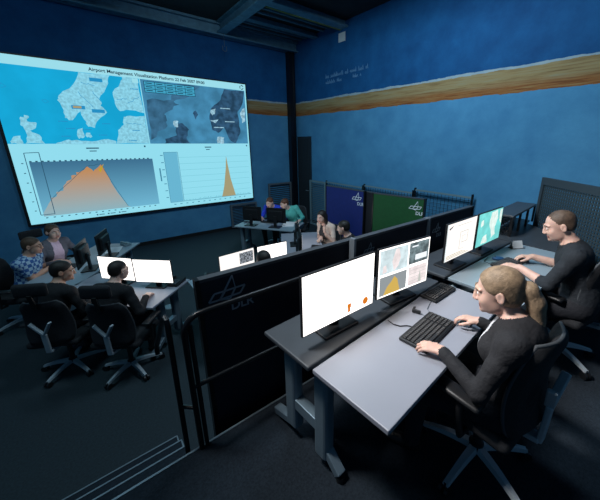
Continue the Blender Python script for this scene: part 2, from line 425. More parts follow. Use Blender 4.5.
for a0 in (0.4, 2.4, 4.4): sline(m, [(.977 + .010 * math.cos(a0 + t * .3), .027 + .015 * math.sin(a0 + t * .3)) for t in range(6)], .02, 3)
m.build('refresh_icon', M['p_dark'], scr)
m = MB(); srect(m, .452, .055, .476, .082, 3); m.build('map_button', M['p_title'], lm)
# left chart
M['p_chart'] = emit_grad('projection_chart_fill', srgb(118, 192, 222), srgb(66, 118, 152), (.03 * SH, .39 * SH))
M['p_mount'] = emit_grad('projection_mountain_fill', srgb(140, 190, 205), srgb(200, 146, 98), (.02 * SH, .33 * SH))
m = MB(); srect(m, .045, .605, .482, .955, 1); lc = m.build('chart_area', M['p_chart'], scr)
mt = [(.046, .955), (.046, .93), (.083, .845), (.085, .835), (.10, .83), (.104, .80), (.127, .795), (.129, .77), (.145, .735), (.163, .719), (.165, .70), (.18, .70), (.182, .68), (.206, .671), (.224, .643), (.243, .680), (.26, .655), (.275, .632), (.294, .725), (.315, .838), (.347, .945), (.36, .955)]
m = MB(); sflat(m, jag(mt[1:-1], .004, 3, False) + [(.36, .955), (.046, .955)], 2); m.build('chart_mountain', M['p_mount'], lc)
m = MB(); sflat(m, [(.262, .67), (.285, .63), (.28, .65), (.268, .69)], 3); m.build('chart_highlight', M['p_yellow'], lc)
m = MB(); sline(m, [(.037, .55), (.081, .547), (.081, .943), (.037, .943), (.037, .55)], .012, 3)
for k in range(24): srect(m, .046 + k * .018, .598, .053 + k * .018, .606, 3)
for k in range(18): srect(m, .05 + k * .024, .962, .057 + k * .024, .968, 3)
for u in (.22, .262, .305): srect(m, u, .980, u + .006, .989, 3); srect(m, u + .01, .982, u + .03, .987, 3)
for k in range(6): srect(m, .022, .61 + k * .06, .028, .615 + k * .06, 3)
srect(m, .235, .52, .28, .528, 3); srect(m, .245, .54, .27, .546, 3)
srect(m, .74, .52, .775, .528, 3); srect(m, .745, .54, .765, .546, 3); srect(m, .455, .508, .462, .52, 3); srect(m, .978, .508, .985, .52, 3)
sline(m, jag([(.083, .845), (.224, .643), (.275, .632), (.347, .945)], .004, 4, False), .008, 3)
m.build('chart_lines', emit('projection_axis', srgb(50, 96, 122), .8), lc)
# right chart
m = MB(); srect(m, .535, .56, .597, .955, 1); rc = m.build('chart_bar_area', M['p_box'], scr)
m = MB(); sflat(m, [(.808, .955), (.826, .86), (.845, .70), (.852, .60), (.858, .68), (.868, .80), (.89, .955)], 2)
m.build('chart_spike', M['p_tan'], rc)
m = MB()
for k in range(7): srect(m, .60, .60 + k * .05, .985, .603 + k * .05, 1)
for k in range(60):
    h_ = random.uniform(.004, .018); srect(m, .60 + k * .0064, .955 - h_, .604 + k * .0064, .957, 1)
m.build('chart_grid', M['p_grid'], rc)
m = MB(); sline(m, [(.535, .56), (.60, .56), (.60, .957), (.535, .957), (.535, .56)], .010, 3); srect(m, .60, .955, .99, .958, 3)
for k in range(7): srect(m, .518, .58 + k * .055, .53, .586 + k * .055, 3)
srect(m, .505, .68, .511, .78, 3)
for k in range(14): srect(m, .55 + k * .03, .972, .56 + k * .03, .978, 3)
m.build('chart_frame', M['p_line'], rc)

# ------------------------------------------------------------------ wall details
o = MB().rbox((WX - .012, 6.21, 5.03), (.024, .24, .2), .006).build('wall_sign', M['white_plastic'])
tag(o, 'small white square sign high on right wall below ceiling', 'sign')
w = MB()
rr = random.Random(3)
def scribble(y0, y1, z, h):
    y = y0; pts = []
    while y > y1:
        wd = rr.uniform(.03, .05)
        if rr.random() < .16: 
            if len(pts) > 1: w.tube(pts, .006, 5)
            pts = []; y -= .06; continue
        pts += [(WX - .004, y, z + rr.uniform(-.1, .15) * h), (WX - .004, y - wd * .4, z + rr.choice([.6, .6, 1.0]) * h), (WX - .004, y - wd * .8, z)]
        y -= wd
    if len(pts) > 1: w.tube(pts, .006, 5)
scribble(6.86, 5.32, 4.19, .10); scribble(6.86, 6.25, 4.05, .09); scribble(5.86, 5.55, 4.06, .09)
tag(w.build('wall_lettering', M['lettering']), 'faint pale handwritten lines painted on upper right wall', 'lettering')
hc = thing('hanging_cable', 'thin cable with small hook hanging from ceiling beam above the projection screen', 'cable', (3.32, 8.12, 4.72))
MB().tube([(0, 0, .1), (0.0, 0, .40)], .006, 6).build('cord', M['grey_metal'], hc)
MB().tube([(-.05, 0, .12), (-.05, 0, .02), (0, 0, 0), (.05, 0, .02), (.05, 0, .12)], .008, 6).build('hook', M['grey_metal'], hc)

def louver_panel(name, label, loc, rz, W, H, mf, ms, n, cat='panel', group=None):
    t = thing(name, label, cat, loc, rz, group)
    m = MB(); m.box(0, .05, 0, .05, 0, H); m.box(W - .05, W, 0, .05, 0, H); m.box(0.05, W - .05, 0, .05, H - .05, H); m.box(0.05, W - .05, 0, .05, 0, .05)
    m.build('frame', mf, t); m = MB()
    for k in range(n):
        z = .07 + (H - .14) * (k + .5) / n
        m.bar((.05, .025, z), (W - .05, .025, z), .05, .012, (0, .5, .85))
    m.build('slats', ms, t); return t
louver_panel('louvered_panel', 'tall pale slatted panel standing at right wall between dark door and blue board', (5.42, 7.50, 0), -PI / 2, .78, 1.41, M['louver'], M['louver'], 22)
louver_panel('wall_radiator', 'low dark slatted radiator on back wall under right end of projection screen', (3.18, 8.36, 0.06), 0, .84, .70, M['grey_metal'], M['louver_dark'], 12, 'radiator')
louver_panel('wall_grille', 'tall dark slatted grille on back wall just left of the corner column', (4.46, 8.36, 0.02), 0, .84, 1.25, M['grey_metal'], M['louver_dark'], 18, 'grille')

# fence of netting panels along the right wall
def mesh_net(mb, W, H, step, r):
    n = int(W / step)
    for k in range(1, n): mb.bar((k * W / n, 0, .02), (k * W / n, 0, H - .02), r, r)
    n2 = int(H / step)
    for k in range(1, n2): mb.bar((.02, 0, k * H / n2), (W - .02, 0, k * H / n2), r, r)
fence_labels = ['dark wire mesh fence section behind the blue board', 'dark wire mesh fence section behind the green board', 'dark wire mesh fence section right of green board, ending in a post']
for i, (ya, yb, H) in enumerate(((6.70, 5.2, 1.44), (5.18, 3.7, 1.50), (3.68, 2.42, 1.58))):
    t = thing('mesh_fence', fence_labels[i], 'fence', (5.44, ya, 0), -PI / 2, 'mesh fence sections along the right wall')
    W = ya - yb
    m = MB(); mesh_net(m, W, H, .075, .006); m.build('mesh', M['black_metal'], t)
    m = MB(); m.box(0, W, -.015, .015, H - .03, H); m.build('rail', M['louver'], t)
    m = MB(); m.box(W - .03, W, -.02, .02, 0, H + .05); m.build('post', M['black_metal'], t)
    m = MB(); m.box(.0, .03, -.02, .02, 0, H + .03); m.build('post', M['black_metal'], t)

# perforated screen behind the man
px, py = Vector((4.66, 1.20)), Vector((4.07, .545)); dv = (py - px).normalized(); W = 1.35
t = thing('perforated_screen', 'large black perforated metal screen behind the man in dark sweater', 'screen', (px.x, px.y, PZ), math.atan2(dv.y, dv.x))
m = MB(); H = 1.36
m.box(0, .05, -.02, .02, 0, H); m.box(W - .05, W, -.02, .02, 0, H); m.box(.05, W - .05, -.02, .02, H - .09, H); m.box(.05, W - .05, -.02, .02, .05, .10)
m.box(0, .05, -.25, .25, 0, .03); m.box(W - .05, W, -.25, .25, 0, .03)
m.build('frame', mat('screen_frame_grey', (.05, .07, .085), .45, .3), t)
m = MB(); n = 34
for k in range(n): 
    x = .05 + (W - .1) * (k + .5) / n; m.box(x - .009, x + .009, -.005, .005, .10, H - .09)
for k in range(31):
    z = .10 + (H - .19) * (k + .5) / 31; m.box(.05, W - .05, -.004, .004, z - .009, z + .009)
m.build('perforated_sheet', mat('perforated_sheet', (.05, .075, .09), .45, .3), t)

# ------------------------------------------------------------------ partitions with emblem
def emblem(mb, ox, oz, s, y, w):
    # two swept parallelogram wings crossing a tall rhombus
    L = [[(0, 0), (.16, .21), (.45, .21), (.29, 0), (0, 0)], [(.29, 0), (.67, .60), (.73, .22), (.56, -.06), (.29, 0)],
         [(.45, .21), (1.0, .23), (.86, .03), (.29, 0)]]
    for pl_ in L:
        for (a, c) in zip(pl_[:-1], pl_[1:]):
            mb.bar((ox + a[0] * s, y, oz + a[1] * s), (ox + c[0] * s, y, oz + c[1] * s), .004, w, (0, 0, 1) if abs(a[0] - c[0]) > .05 else (1, 0, 0))
def partition(label, loc, rz, W, H, mp, lg, size, lx, lz, edge=True, feet=True, txt=True):
    t = thing('partition_board', label, 'partition', loc, rz, 'free standing partition boards')
    m = MB(); m.rbox((W / 2, 0, H / 2 + .02), (W - .02, .045, H - .04), .006); m.build('board', mp, t)
    m = MB(); m.box(-.012, .012, -.028, .028, .02, H + .004); m.build('edge_profile', M['panel_edge'] if edge else M['black_metal'], t)
    m = MB(); m.box(W - .012, W + .012, -.028, .028, .02, H + .004); m.build('edge_profile', M['panel_edge'] if edge == 2 else M['black_metal'], t)
    m = MB(); m.box(.012, W - .012, -.026, .026, H - .018, H + .002); m.build('top_profile', M['desk_dark'], t)
    for x in (.06, W - .06):
        m = MB(); m.box(x - .03, x + .03, -.20, .20, 0, .025); m.build('foot', M['panel_edge'], t)
    if lg:
        m = MB(); emblem(m, lx, lz, size, -.026, size * .045); m.build('emblem', lg, t)
        text_obj('lettering', 'DLR', size * .36, lg, t, (lx + size * .56, -.0255, lz - size * .42), (PI / 2, 0, 0))
    return t
partition('long dark navy partition with grey outlined emblem behind the black railing', (.40, 1.70, 0), R(-1.2), 1.235, 1.775, M['panel'], M['logo'], .23, .05, 1.615, edge=False)
partition('dark navy partition board behind the plain white monitor and the map tile monitor', (1.575, 1.60, 0), 0, 1.03, 1.805, M['panel'], M['logo'], .13, .10, 1.66, edge=2)
partition('dark navy partition board behind the two monitors on the far platform desk', (2.645, 1.60, 0), 0, .93, 1.805, M['panel'], M['logo'], .15, .06, 1.64)
partition('bright blue partition board with small white emblem in front of right wall', (3.99, 4.89, 0), R(-87), 1.07, 1.66, M['panel_blue'], M['logo_white'], .24, .77, 1.47, edge=False)
partition('green partition board with small white emblem in front of right wall', (4.05, 3.60, 0), R(-79), .97, 1.66, M['panel_green'], M['logo_white'], .22, .71, 1.47, edge=False)
partition('plain black partition board filling the gap between blue and green boards', (4.11, 3.86, 0), R(-88), .34, 1.65, M['panel_black'], None, 0, 0, 0, edge=False)

# ------------------------------------------------------------------ railing
t = thing('railing', 'black tubular railing along the platform edge in front of navy partition', 'railing', (0, 0, 0))
zr = 1.655; pts = [(.268, PE - .012, PZ), (.268, PE - .012, zr - .10)]
for k in range(1, 6):
    a = k / 6 * PI / 2; pts.append((.268 + .10 * (1 - math.cos(a)), PE - .012, zr - .10 + .10 * math.sin(a)))
pts += [(.40, PE - .012, zr), (2.05, PE - .012, zr)]
MB().tube(pts, .016, 12).build('top_rail', M['black_metal'], t, 'angle')
MB().tube([(.268, PE - .012, 1.205), (2.05, PE - .012, 1.205)], .014, 10).build('lower_rail', M['black_metal'], t, 'angle')
MB().tube([(.300, PE - .012, PZ), (.300, PE - .012, zr - .05)], .013, 10).build('post', M['black_metal'], t, 'angle')
for x in (1.18, 2.05): MB().tube([(x, PE - .012, PZ), (x, PE - .012, zr)], .018, 10).build('post', M['black_metal'], t, 'angle')
t = thing('stair_handrail', 'short black stair handrail bent downwards beside the carpeted steps', 'handrail', (0, 0, 0))
MB().tube([(.198, 1.60, .5625), (.208, 1.60, 1.60), (.208, 1.61, 1.632), (.206, 1.63, 1.64), (.198, 1.655, 1.62), (.168, 1.88, 1.33), (.166, 1.89, 1.30), (.166, 1.89, 1.265)], .0145, 10).build('rail', M['black_metal'], t, 'angle')
MB().tube([(.203, 1.60, 1.06), (.268, PE - .012, 1.06)], .011, 8).build('bracket', M['black_metal'], t, 'angle')

# ------------------------------------------------------------------ desks
def desk(name, label, loc, rz, W, D, z, top=None, rear=0.0, legs=True, leg_in=.10, modesty=False, gap=.02):
    """local: x along the width, y from the user's edge to the rear"""
    t = thing(name, label, 'desk', loc, rz, 'office desks')
    m = MB(); m.rbox((W / 2, D / 2, z - .014), (W, D, .026), .004); m.cur = 1
    m.box(.0005, W - .0005, .0005, D - .0005, z - .0275, z - .012)
    m.build('desktop', [top or M['desk_white'], M['desk_edge']], t)
    DD = D
    if rear:
        m = MB(); m.rbox((W / 2 , D + gap + rear / 2, z - .014), (W + .02, rear, .028), .008); m.build('rear_shelf', M['desk_dark'], t); DD = D + gap + rear
    for x in (leg_in, W - leg_in):
        m = MB(); yc = DD * (.74 if rear else .62)
        m.rbox((x, yc - .17, z / 2 - .01), (.075, .10, z - .16), .02)
        m.rbox((x, yc + .10, z / 2 + .02), (.075, .10, z - .10), .02)
        m.box(x - .03, x + .03, yc - .17, yc + .1, z * .32, z * .42)
        m.box(x - .04, x + .04, .08, DD - .06, z - .06, z - .028)
        lg = m.build('leg', M['leg_metal'], t, bevel=.004)
        yf = max(.04, yc - (.30 if rear else .50))
        m = MB(); m.bar((x, yc - .17, .16), (x, yf, .045), .055, .05); m.build('foot', M['leg_metal'], lg, bevel=.006)
        m = MB(); m.bar((x, yc + .10, .09), (x, yc + .30, .035), .055, .05); m.build('foot', M['leg_metal'], lg, bevel=.006)
        m = MB(); m.tube([(x, yf, 0), (x, yf, .035)], .024, 10); m.build('glide', M['black_plastic'], lg, 'angle')
        m = MB(); m.tube([(x, yc + .30, 0), (x, yc + .30, .025)], .022, 10); m.build('glide', M['black_plastic'], lg, 'angle')
    m = MB(); m.box(leg_in, W - leg_in, DD * .66, DD * .66 + .03, z - .10, z - .03); m.build('cross_beam', M['grey_metal'], t)
    if modesty:
        m = MB(); m.box(.04, W - .04, DD - .04, DD - .02, z - .36, z - .04); m.build('modesty_panel', M['desk_dark'], t)
    return t

DZ = .74
d1 = desk('office_desk', 'nearest white platform desk under plain white and map tile monitors', (.725, .515, PZ), R(4.3), 1.335, .445, DZ, rear=.40)
d2 = desk('office_desk', 'far pale platform desk where the man in dark sweater types', (2.15, .52, PZ), 0, 1.37, .55, DZ, top=M['desk_pale'], rear=.38)
tb3 = thing('side_table', 'low black table beyond the far platform desk carrying an open black rack', 'table', (3.56, .40, PZ))
m = MB(); m.prism([(0, .02), (.28, .02), (.97, .79), (1.02, .88), (1.24, .90), (1.24, 1.08), (0, 1.08)], .705, .735); m.build('tabletop', M['desk_dark'], tb3)
for x, y in ((.05, .08), (.86, .80), (.05, 1.02), (1.19, 1.02)):
    m = MB(); m.box(x - .025, x + .025, y - .025, y + .025, 0, .706); m.build('leg', M['black_metal'], tb3)
rk = thing('equipment_rack', 'open black frame rack with flat top standing on the black side table', 'rack', (3.72, 1.17, PZ + .736), R(4))
RW, RD, RH = 1.03, .24, .25
m = MB(); m.rbox((RW / 2, RD / 2, RH - .012), (RW, RD, .024), .004); m.build('rack_top', M['desk_dark'], rk)
for x, y in ((.012, .012), (RW - .012, .012), (.012, RD - .012), (RW - .012, RD - .012), (RW * .33, .012), (RW * .66, .012)):
    m = MB(); m.box(x - .012, x + .012, y - .012, y + .012, 0, RH - .024); m.build('rack_leg', M['black_metal'], rk)
m = MB(); m.box(.024, RW - .024, RD - .02, RD - .012, .02, RH - .03); m.build('back_mesh', M['louver_dark'], rk)
m = MB()
for k in range(7): m.bar((.012, .03 + k * .03, .01), (.012, .03 + k * .03, RH - .03), .006, .006)
for k in range(6): m.bar((.012, .02, .03 + k * .035), (.012, RD - .02, .03 + k * .035), .006, .006)
m.build('side_mesh', M['black_metal'], rk)
m = MB(); m.tube([(.05, .03, .2), (.10, .02, .10), (.07, .06, .04), (.16, .05, .012), (.25, .08, .012)], .006, 6); m.tube([(.2, .06, .20), (.25, .04, .10), (.32, .07, .012)], .005, 6)
m.build('cables', M['black_plastic'], rk)

u = Vector((.682, -.731)); v = Vector((.731, .682)); ang_l = math.atan2(u.y, u.x)
FR = Vector((.34, 3.544)); FL = FR - u * 1.62
FLd = FR - u * 1.40
dl = desk('office_desk', 'white lower floor desk with two lit monitors before the two men in black', (FLd.x, FLd.y, 0), ang_l, 1.40, .74, DZ, leg_in=.14)
dl_m = Matrix.Translation((FL.x, FL.y, 0)) @ Matrix.Rotation(ang_l, 4, 'Z')
# far left desk: along (.53,.85), users on the left side
u2 = Vector((.53, .848)); v2 = Vector((.848, -.53))
def fl_pt(a, d): return u2 * a + v2 * d
o_ = fl_pt(5.62, -3.52); ang_f = math.atan2(-u2.y, -u2.x)
df = desk('office_desk', 'grey lower floor desk of the man in blue checked shirt below the projection', (o_.x, o_.y, 0), ang_f, 1.72, .72, DZ, top=M['desk_pale'])
# back desk
o_ = Vector((2.403, 6.219)); ab = math.atan2(-.82, .57); nb = Vector((.82, .57)); tbk = Vector((.57, -.82))
FLb = o_ + tbk * 1.40 + nb * .72
db = desk('office_desk', 'small dark desk with two black monitor backs before two people near corner column', (FLb.x, FLb.y, 0), math.atan2(.82, -.57), 1.40, .72, DZ, top=M['desk_pale'])
# centre desk
uc = Vector((.50, .866)); vc = Vector((-.866, .50)); cc = Vector((2.86, 4.20)); oc = cc - vc * .36 - uc * .78
dc = desk('office_desk', 'white desk beside the woman resting chin on hand, next to blue board', (oc.x, oc.y, 0), math.atan2(uc.y, uc.x), 1.56, .74, DZ)
dh = desk('office_desk', 'desk hidden behind the navy partition with two lit monitors facing the railing', (.84, 3.08, 0), 0, 1.50, .93, DZ, top=M['desk_pale'])

# ------------------------------------------------------------------ monitors (local: screen faces -y, x to the right)
def monitor(label, loc, rz, W, H, zb, paint, lit=True, stand=True, tilt=0.0, group=None):
    """loc at the desk surface, zb height of the lower edge above it"""
    t = thing('monitor', label, 'monitor', loc, rz, group or 'computer monitors on the desks')
    bz = .007
    m = MB(); m.rbox((0, .013, zb + H / 2), (W, .017, H), .004); m.rbox((0, .040, zb + H * .5), (W * .7, .045, H * .65), .014)
    m.build('housing', M['black_plastic'], t)
    m = MB(); y = .0035
    m.add([(-W / 2 + bz, y, zb + bz), (W / 2 - bz, y, zb + bz), (W / 2 - bz, y, zb + H - bz), (-W / 2 + bz, y, zb + H - bz)], [(0, 1, 2, 3)])
    sc = m.build('display', paint if lit else M['black_plastic'], t)
    if stand:
        m = MB(); m.rbox((0, .075, (zb + H * .45) / 2 + .01), (.07, .03, zb + H * .45), .008); m.build('stand_neck', M['black_plastic'], t)
        m = MB(); m.rbox((0, .075, .008), (.26, .18, .016), .006); m.build('stand_base', M['black_plastic'], t)
    def P(mb, pts, lay=1):
        q = [(-W / 2 + bz + a * (W - 2 * bz), y - .0008 * lay, zb + H - bz - b_ * (H - 2 * bz)) for a, b_ in pts]
        a_ = sum(q[i][0] * q[(i + 1) % len(q)][2] - q[(i + 1) % len(q)][0] * q[i][2] for i in range(len(q)))
        if a_ < 0: q = q[::-1]
        mb.add(q, [tuple(range(len(q)))])
    return t, sc, P
def rectp(P, mb, a0, b0, a1, b1, lay=1): P(mb, [(a0, b0), (a1, b0), (a1, b1), (a0, b1)], lay)

# platform pair 1
ZD = PZ + DZ
mon, sc, P = monitor('plain white lit monitor with two orange marks on nearest platform desk', (1.003, 1.095, ZD), R(.3), .545, .352, .075, M['s_white'])
m = MB(); P(m, [(.875 + .044 * math.cos(k * PI / 10), .875 + .070 * math.sin(k * PI / 10)) for k in range(20)]); m.build('orange_dot', M['s_orange'], sc)
m = MB(); P(m, [(.590, .79), (.645, .79), (.645, .87), (.635, .87), (.635, .95), (.597, .95), (.597, .87), (.590, .87)]); m.build('orange_mark', M['s_orange'], sc)
mon, sc, P = monitor('lit monitor showing four map and chart tiles on nearest platform desk', (1.566, 1.082, ZD), R(-5), .505, .352, .075, M['s_white'])
m = MB(); rectp(P, m, .02, .03, .545, .52); a = m.build('map_tile', M['s_map_pale'], sc)
m = MB(); P(m, [(.30, .06), (.36, .06), (.40, .25), (.36, .42), (.28, .5), (.24, .3)], 2); P(m, [(.08, .35), (.13, .33), (.15, .48), (.07, .5)], 2); m.build('map_land', M['s_pink'], a)
m = MB(); rectp(P, m, .57, .03, .985, .49); a = m.build('satellite_tile', M['s_map_grey'], sc)
m = MB(); rectp(P, m, .62, .10, .75, .13, 2); rectp(P, m, .70, .30, .95, .42, 2); a2 = m.build('satellite_marks', M['s_white_cool'], a)
m = MB(); rectp(P, m, .03, .57, .545, .97); a = m.build('chart_tile', M['s_grey'], sc)
m = MB(); P(m, [(.10, .97), (.17, .80), (.24, .72), (.30, .62), (.36, .70), (.42, .97)], 2); m.build('chart_mountain', M['s_yellow'], a)
m = MB(); rectp(P, m, .58, .55, .985, .97); a = m.build('pale_tile', M['s_pink'], sc)
m = MB()
for k in range(4): rectp(P, m, .61, .63 + k * .08, .96, .637 + k * .08, 2)
P(m, [(.80, .95), (.83, .66), (.87, .95)], 2); m.build('chart_lines', M['s_lines'], a)
# platform pair 2
mon, sc, P = monitor('lit monitor with pale plan drawing left on the far platform desk', (2.405, 1.118, ZD), 0, .515, .335, .10, M['s_white_soft'])
m = MB()
for (a0, b0, a1, b1) in ((.44, .30, .72, .315), (.44, .30, .455, .78), (.70, .30, .715, .60), (.52, .42, .66, .43), (.52, .42, .53, .60), (.50, .60, .72, .615), (.44, .78, .62, .79), (.30, .10, .8, .112)): rectp(P, m, a0, b0, a1, b1)
m.build('plan_lines', M['s_lines'], sc)
m = MB(); P(m, [(.05, .12), (.18, .06), (.16, .10), (.07, .16)]); m.build('corner_mark', M['s_text'], sc)
m = MB()
for k in range(3): rectp(P, m, .05, .86 + k * .04, .60 + .1 * k, .875 + k * .04)
m.build('text_lines', M['s_olive'], sc)
m = MB(); rectp(P, m, .0, .0, .02, 1); m.build('side_strip', M['s_map_pale'], sc)
mon, sc, P = monitor('lit teal map monitor right on the far platform desk', (2.965, 1.118, ZD), 0, .535, .335, .10, M['s_teal'])
m = MB()
P(m, jag([(.50, .05), (.75, .02), (.82, .30), (.72, .55), (.78, .80), (.62, .90), (.55, .60), (.46, .40)], .02, 3)); P(m, jag([(.10, .25), (.2, .2), (.22, .35), (.12, .42)], .02, 3)); P(m, jag([(.88, .05), (.99, .05), (.99, .5), (.9, .4)], .02, 3)); P(m, jag([(.25, .75), (.4, .7), (.45, .95), (.2, .96)], .02, 3))
m.build('map_land', M['s_land'], sc)

# lower left pair
def at_l(x, y, z=DZ): return tuple(dl_m @ Vector((x, y, z)))
mon, sc, P = monitor('lit white monitor before the head of the man with glasses in black, lower desk', at_l(.81, .455), ang_l + R(-2), .505, .315, .075, M['s_white'])
m = MB()
for k in range(5): rectp(P, m, .06, .2 + k * .12, .30, .212 + k * .12)
m.build('text_lines', M['s_pink'], sc)
mon, sc, P = monitor('lit blank white monitor at right end of the lower floor desk', at_l(1.335, .44), ang_l + R(3), .505, .315, .075, M['s_white'])
# far left pair seen from behind
for a_, lab, tw in ((4.42, 'black monitor seen from behind, before the man in blue checked shirt', R(16)), (4.93, 'black monitor seen from behind, before the woman in grey cardigan', R(12))):
    p = fl_pt(a_, -3.02)
    monitor(lab, (p.x, p.y, DZ), ang_f + tw, .50, .33, .09, M['s_white_cool'])
# hidden desk pair
mon, sc, P = monitor('lit monitor with small dark map tile peeping over the navy partition', (1.345, 3.46, DZ), R(5), .49, .35, .11, M['s_white_soft'])
m = MB(); rectp(P, m, .56, .08, .97, .52); m.build('map_tile', M['s_map_tile'], sc)
m = MB(); rectp(P, m, .06, .62, .50, .64); rectp(P, m, .06, .67, .42, .685); m.build('text_lines', M['s_lines'], sc)
mon, sc, P = monitor('lit blank monitor behind the navy partition, above the hidden head', (1.84, 3.44, DZ), R(-5), .44, .35, .11, M['s_white'])
# back desk pair (dark backs towards us)
for a_, lab in ((.34, 'black monitor seen from behind on left of back desk, before person in bright blue'), (.93, 'black monitor seen from behind on right of back desk, before person in teal')):
    p = o_ = Vector((2.403, 6.219)) + tbk * a_ + nb * .24
    monitor(lab, (p.x, p.y, DZ), math.atan2(.82, -.57), .46, .33, .09, M['s_white_cool'])
p = cc - uc * .52 + vc * .06
monitor('lit monitor seen edge-on at the left of the white centre desk', (p.x, p.y, DZ), math.atan2(uc.y, uc.x), .50, .34, .09, M['s_white'])
p = cc + uc * .06 + vc * .06
monitor('second monitor further back on the white centre desk', (p.x, p.y, DZ), math.atan2(uc.y, uc.x), .50, .34, .09, M['s_white'])

# ------------------------------------------------------------------ keyboards, mice, small things
def keyboard(label, loc, rz, W=.40, D=.16):
    t = thing('keyboard', label, 'keyboard', loc, rz, 'keyboards on the desks')
    m = MB(); m.rbox((0, 0, .010), (W, D, .018), .006); m.build('keyboard_body', M['black_plastic'], t)
    for (x0, x1, cols) in ((-W / 2 + .012, W / 2 - .105, 15), (W / 2 - .092, W / 2 - .012, 4)):
        m = MB(); kw = (x1 - x0) / cols; kd = (D - .03) / 6
        for r_ in range(6):
            for c_ in range(cols):
                if cols == 15 and r_ == 0 and 3 < c_ < 9: continue
                m.rbox((x0 + kw * (c_ + .5), -D / 2 + .014 + kd * (r_ + .5), .0225), (kw * .84, kd * .82, .009), .002, 1)
        if cols == 15: m.rbox((x0 + kw * 6.5, -D / 2 + .014 + kd * .5, .0225), (kw * 4.9, kd * .82, .009), .002, 1)
        m.build('keys', M['key'], t)
    return t
keyboard('black keyboard under the fingers of the woman in black jacket', (1.385, .765, ZD), R(6), .37, .17)
keyboard('spare black keyboard at far right end of nearest platform desk', (1.845, .975, ZD), R(2), .29, .125)
keyboard('black keyboard under the hand of the man in dark sweater', (2.80, .865, ZD), R(-6), .30, .15)
keyboard('black keyboard lying on the far left desk, before man in blue checked shirt', (*fl_pt(4.45, -3.27), DZ), ang_f, .40, .15)
keyboard('pale topped keyboard on the back desk between the two monitors', (*(Vector((2.403, 6.219)) + tbk * .62 + nb * .50), DZ), math.atan2(.82, -.57), .40, .15)
keyboard('black keyboard on lower floor desk before the man with turned head', at_l(.50, .20), ang_l, .40, .15)
def mouse(label, loc, rz, mm=None):
    t = thing('computer_mouse', label, 'mouse', loc, rz, 'computer mice on the platform desks')
    m = MB(); m.ball((0, 0, .014), (.030, .055, .021), 8)
    for i, p in enumerate(m.v): m.v[i] = (p[0], p[1], max(p[2], 0.0))
    m.build('mouse_body', mm or M['black_plastic'], t, True)
    m = MB(); m.tube([(-.004, .03, .034), (.004, .03, .034)], .007, 8); m.build('scroll_wheel', M['grey_metal'], t)
    return t
mouse('grey computer mouse under right hand of the woman in black jacket', (1.615, .675, ZD), R(8), M['leg_metal'])
mouse('black computer mouse under right hand of the man in dark sweater', (2.985, .80, ZD), R(5))
mouse('blue computer mouse lying alone behind keyboard on the far platform desk', (2.86, .965, ZD), R(40), M['blue_plastic'])
# gadget with cable by the keyboard
t = thing('headset_clip', 'small black clip with thin looping cable behind the keyboard of the woman', 'clip', (1.50, .925, ZD), R(20))
m = MB(); m.rbox((0, 0, .012), (.02, .055, .024), .006); m.rbox((.018, .02, .02), (.035, .015, .012), .004); m.build('clip_body', M['black_plastic'], t)
m = MB(); m.tube([(0, -.03, .008), (-.02, -.07, .004), (.03, -.09, .004), (.08, -.05, .004), (.18, -.05, .004), (.27, -.10, .004)], .002, 5); m.build('cable', M['grey_metal'], t)
o = MB().tube([(1.29, .985, ZD + .004), (1.285, .94, ZD + .004), (1.30, .90, ZD + .004), (1.335, .88, ZD + .004), (1.35, .855, ZD + .004)], .003, 6).build('keyboard_cable', M['black_plastic'])
tag(o, 'thin black cable running from monitor shelf to the keyboard of the woman', 'cable')
o = MB().tube([(2.79, .945, ZD + .004), (2.70, .98, ZD + .004), (2.72, 1.03, ZD + .004), (2.85, 1.05, ZD + .004)], .003, 6).build('keyboard_cable', M['black_plastic'])
tag(o, 'thin cable running behind the keyboard of the man in dark sweater', 'cable')
t = thing('card_stand', 'small pale folded card stand with black foot at far end of platform desk', 'card stand', (3.36, .985, ZD), R(-30))
m = MB(); m.bar((-.055, -.03, .006), (-.055, .0, .075), .004, .11, (1, 0, 0)); m.v = []; m.f = []; m.m = []
m.add([(-.06, -.03, .003), (.06, -.03, .003), (.06, 0, .075), (-.06, 0, .075), (-.06, .03, .003), (.06, .03, .003), (.06, .003, .075), (-.06, .003, .075)], [(0, 1, 2, 3), (7, 6, 5, 4), (3, 2, 6, 7)])
m.build('card', M['paper'], t)
m = MB(); m.rbox((0, 0, .0015), (.16, .075, .003), .001); m.build('card_foot', M['black_plastic'], t)
# phones and papers on lower desks
def phone(label, loc, rz):
    t = thing('desk_phone', label, 'phone', loc, rz)
    m = MB(); m.prism([(-.09, -.10), (.09, -.10), (.09, .10), (-.09, .10)], 0, .03); m.v[4] = (-.09, -.10, .015); m.v[5] = (.09, -.10, .015); m.v[6] = (.09, .10, .055); m.v[7] = (-.09, .10, .055); m.build('phone_body', M['black_plastic'], t)
    m = MB(); m.rbox((-.06, 0, .058), (.045, .20, .03), .012); m.build('handset', M['black_plastic'], t)
    m = MB()
    for i in range(3):
        for j in range(4): m.rbox((.0 + i * .026, -.07 + j * .026, .027 + j * .005), (.018, .018, .008), .002, 1)
    m.build('phone_buttons', M['grey_metal'], t)
phone('black desk phone at right end of the lower floor desk', at_l(1.50, .60), ang_l)
phone('black desk phone at left end of desk hidden behind the navy partition', (1.10, 3.86, DZ), R(-20))
o = MB().rbox((0, 0, .003), (.30, .21, .006), .001).build('paper_sheet', M['paper']); o.location = (*fl_pt(5.25, -3.05), DZ); o.rotation_euler = (0, 0, ang_f + .3)
tag(o, 'white paper sheet on far right end of the far left desk', 'paper')
o = MB().rbox((0, 0, .003), (.30, .21, .006), .001).build('paper_sheet', M['paper']); o.location = at_l(1.50, .30); o.rotation_euler = (0, 0, ang_l + .1); bpy.data.objects.remove(o)
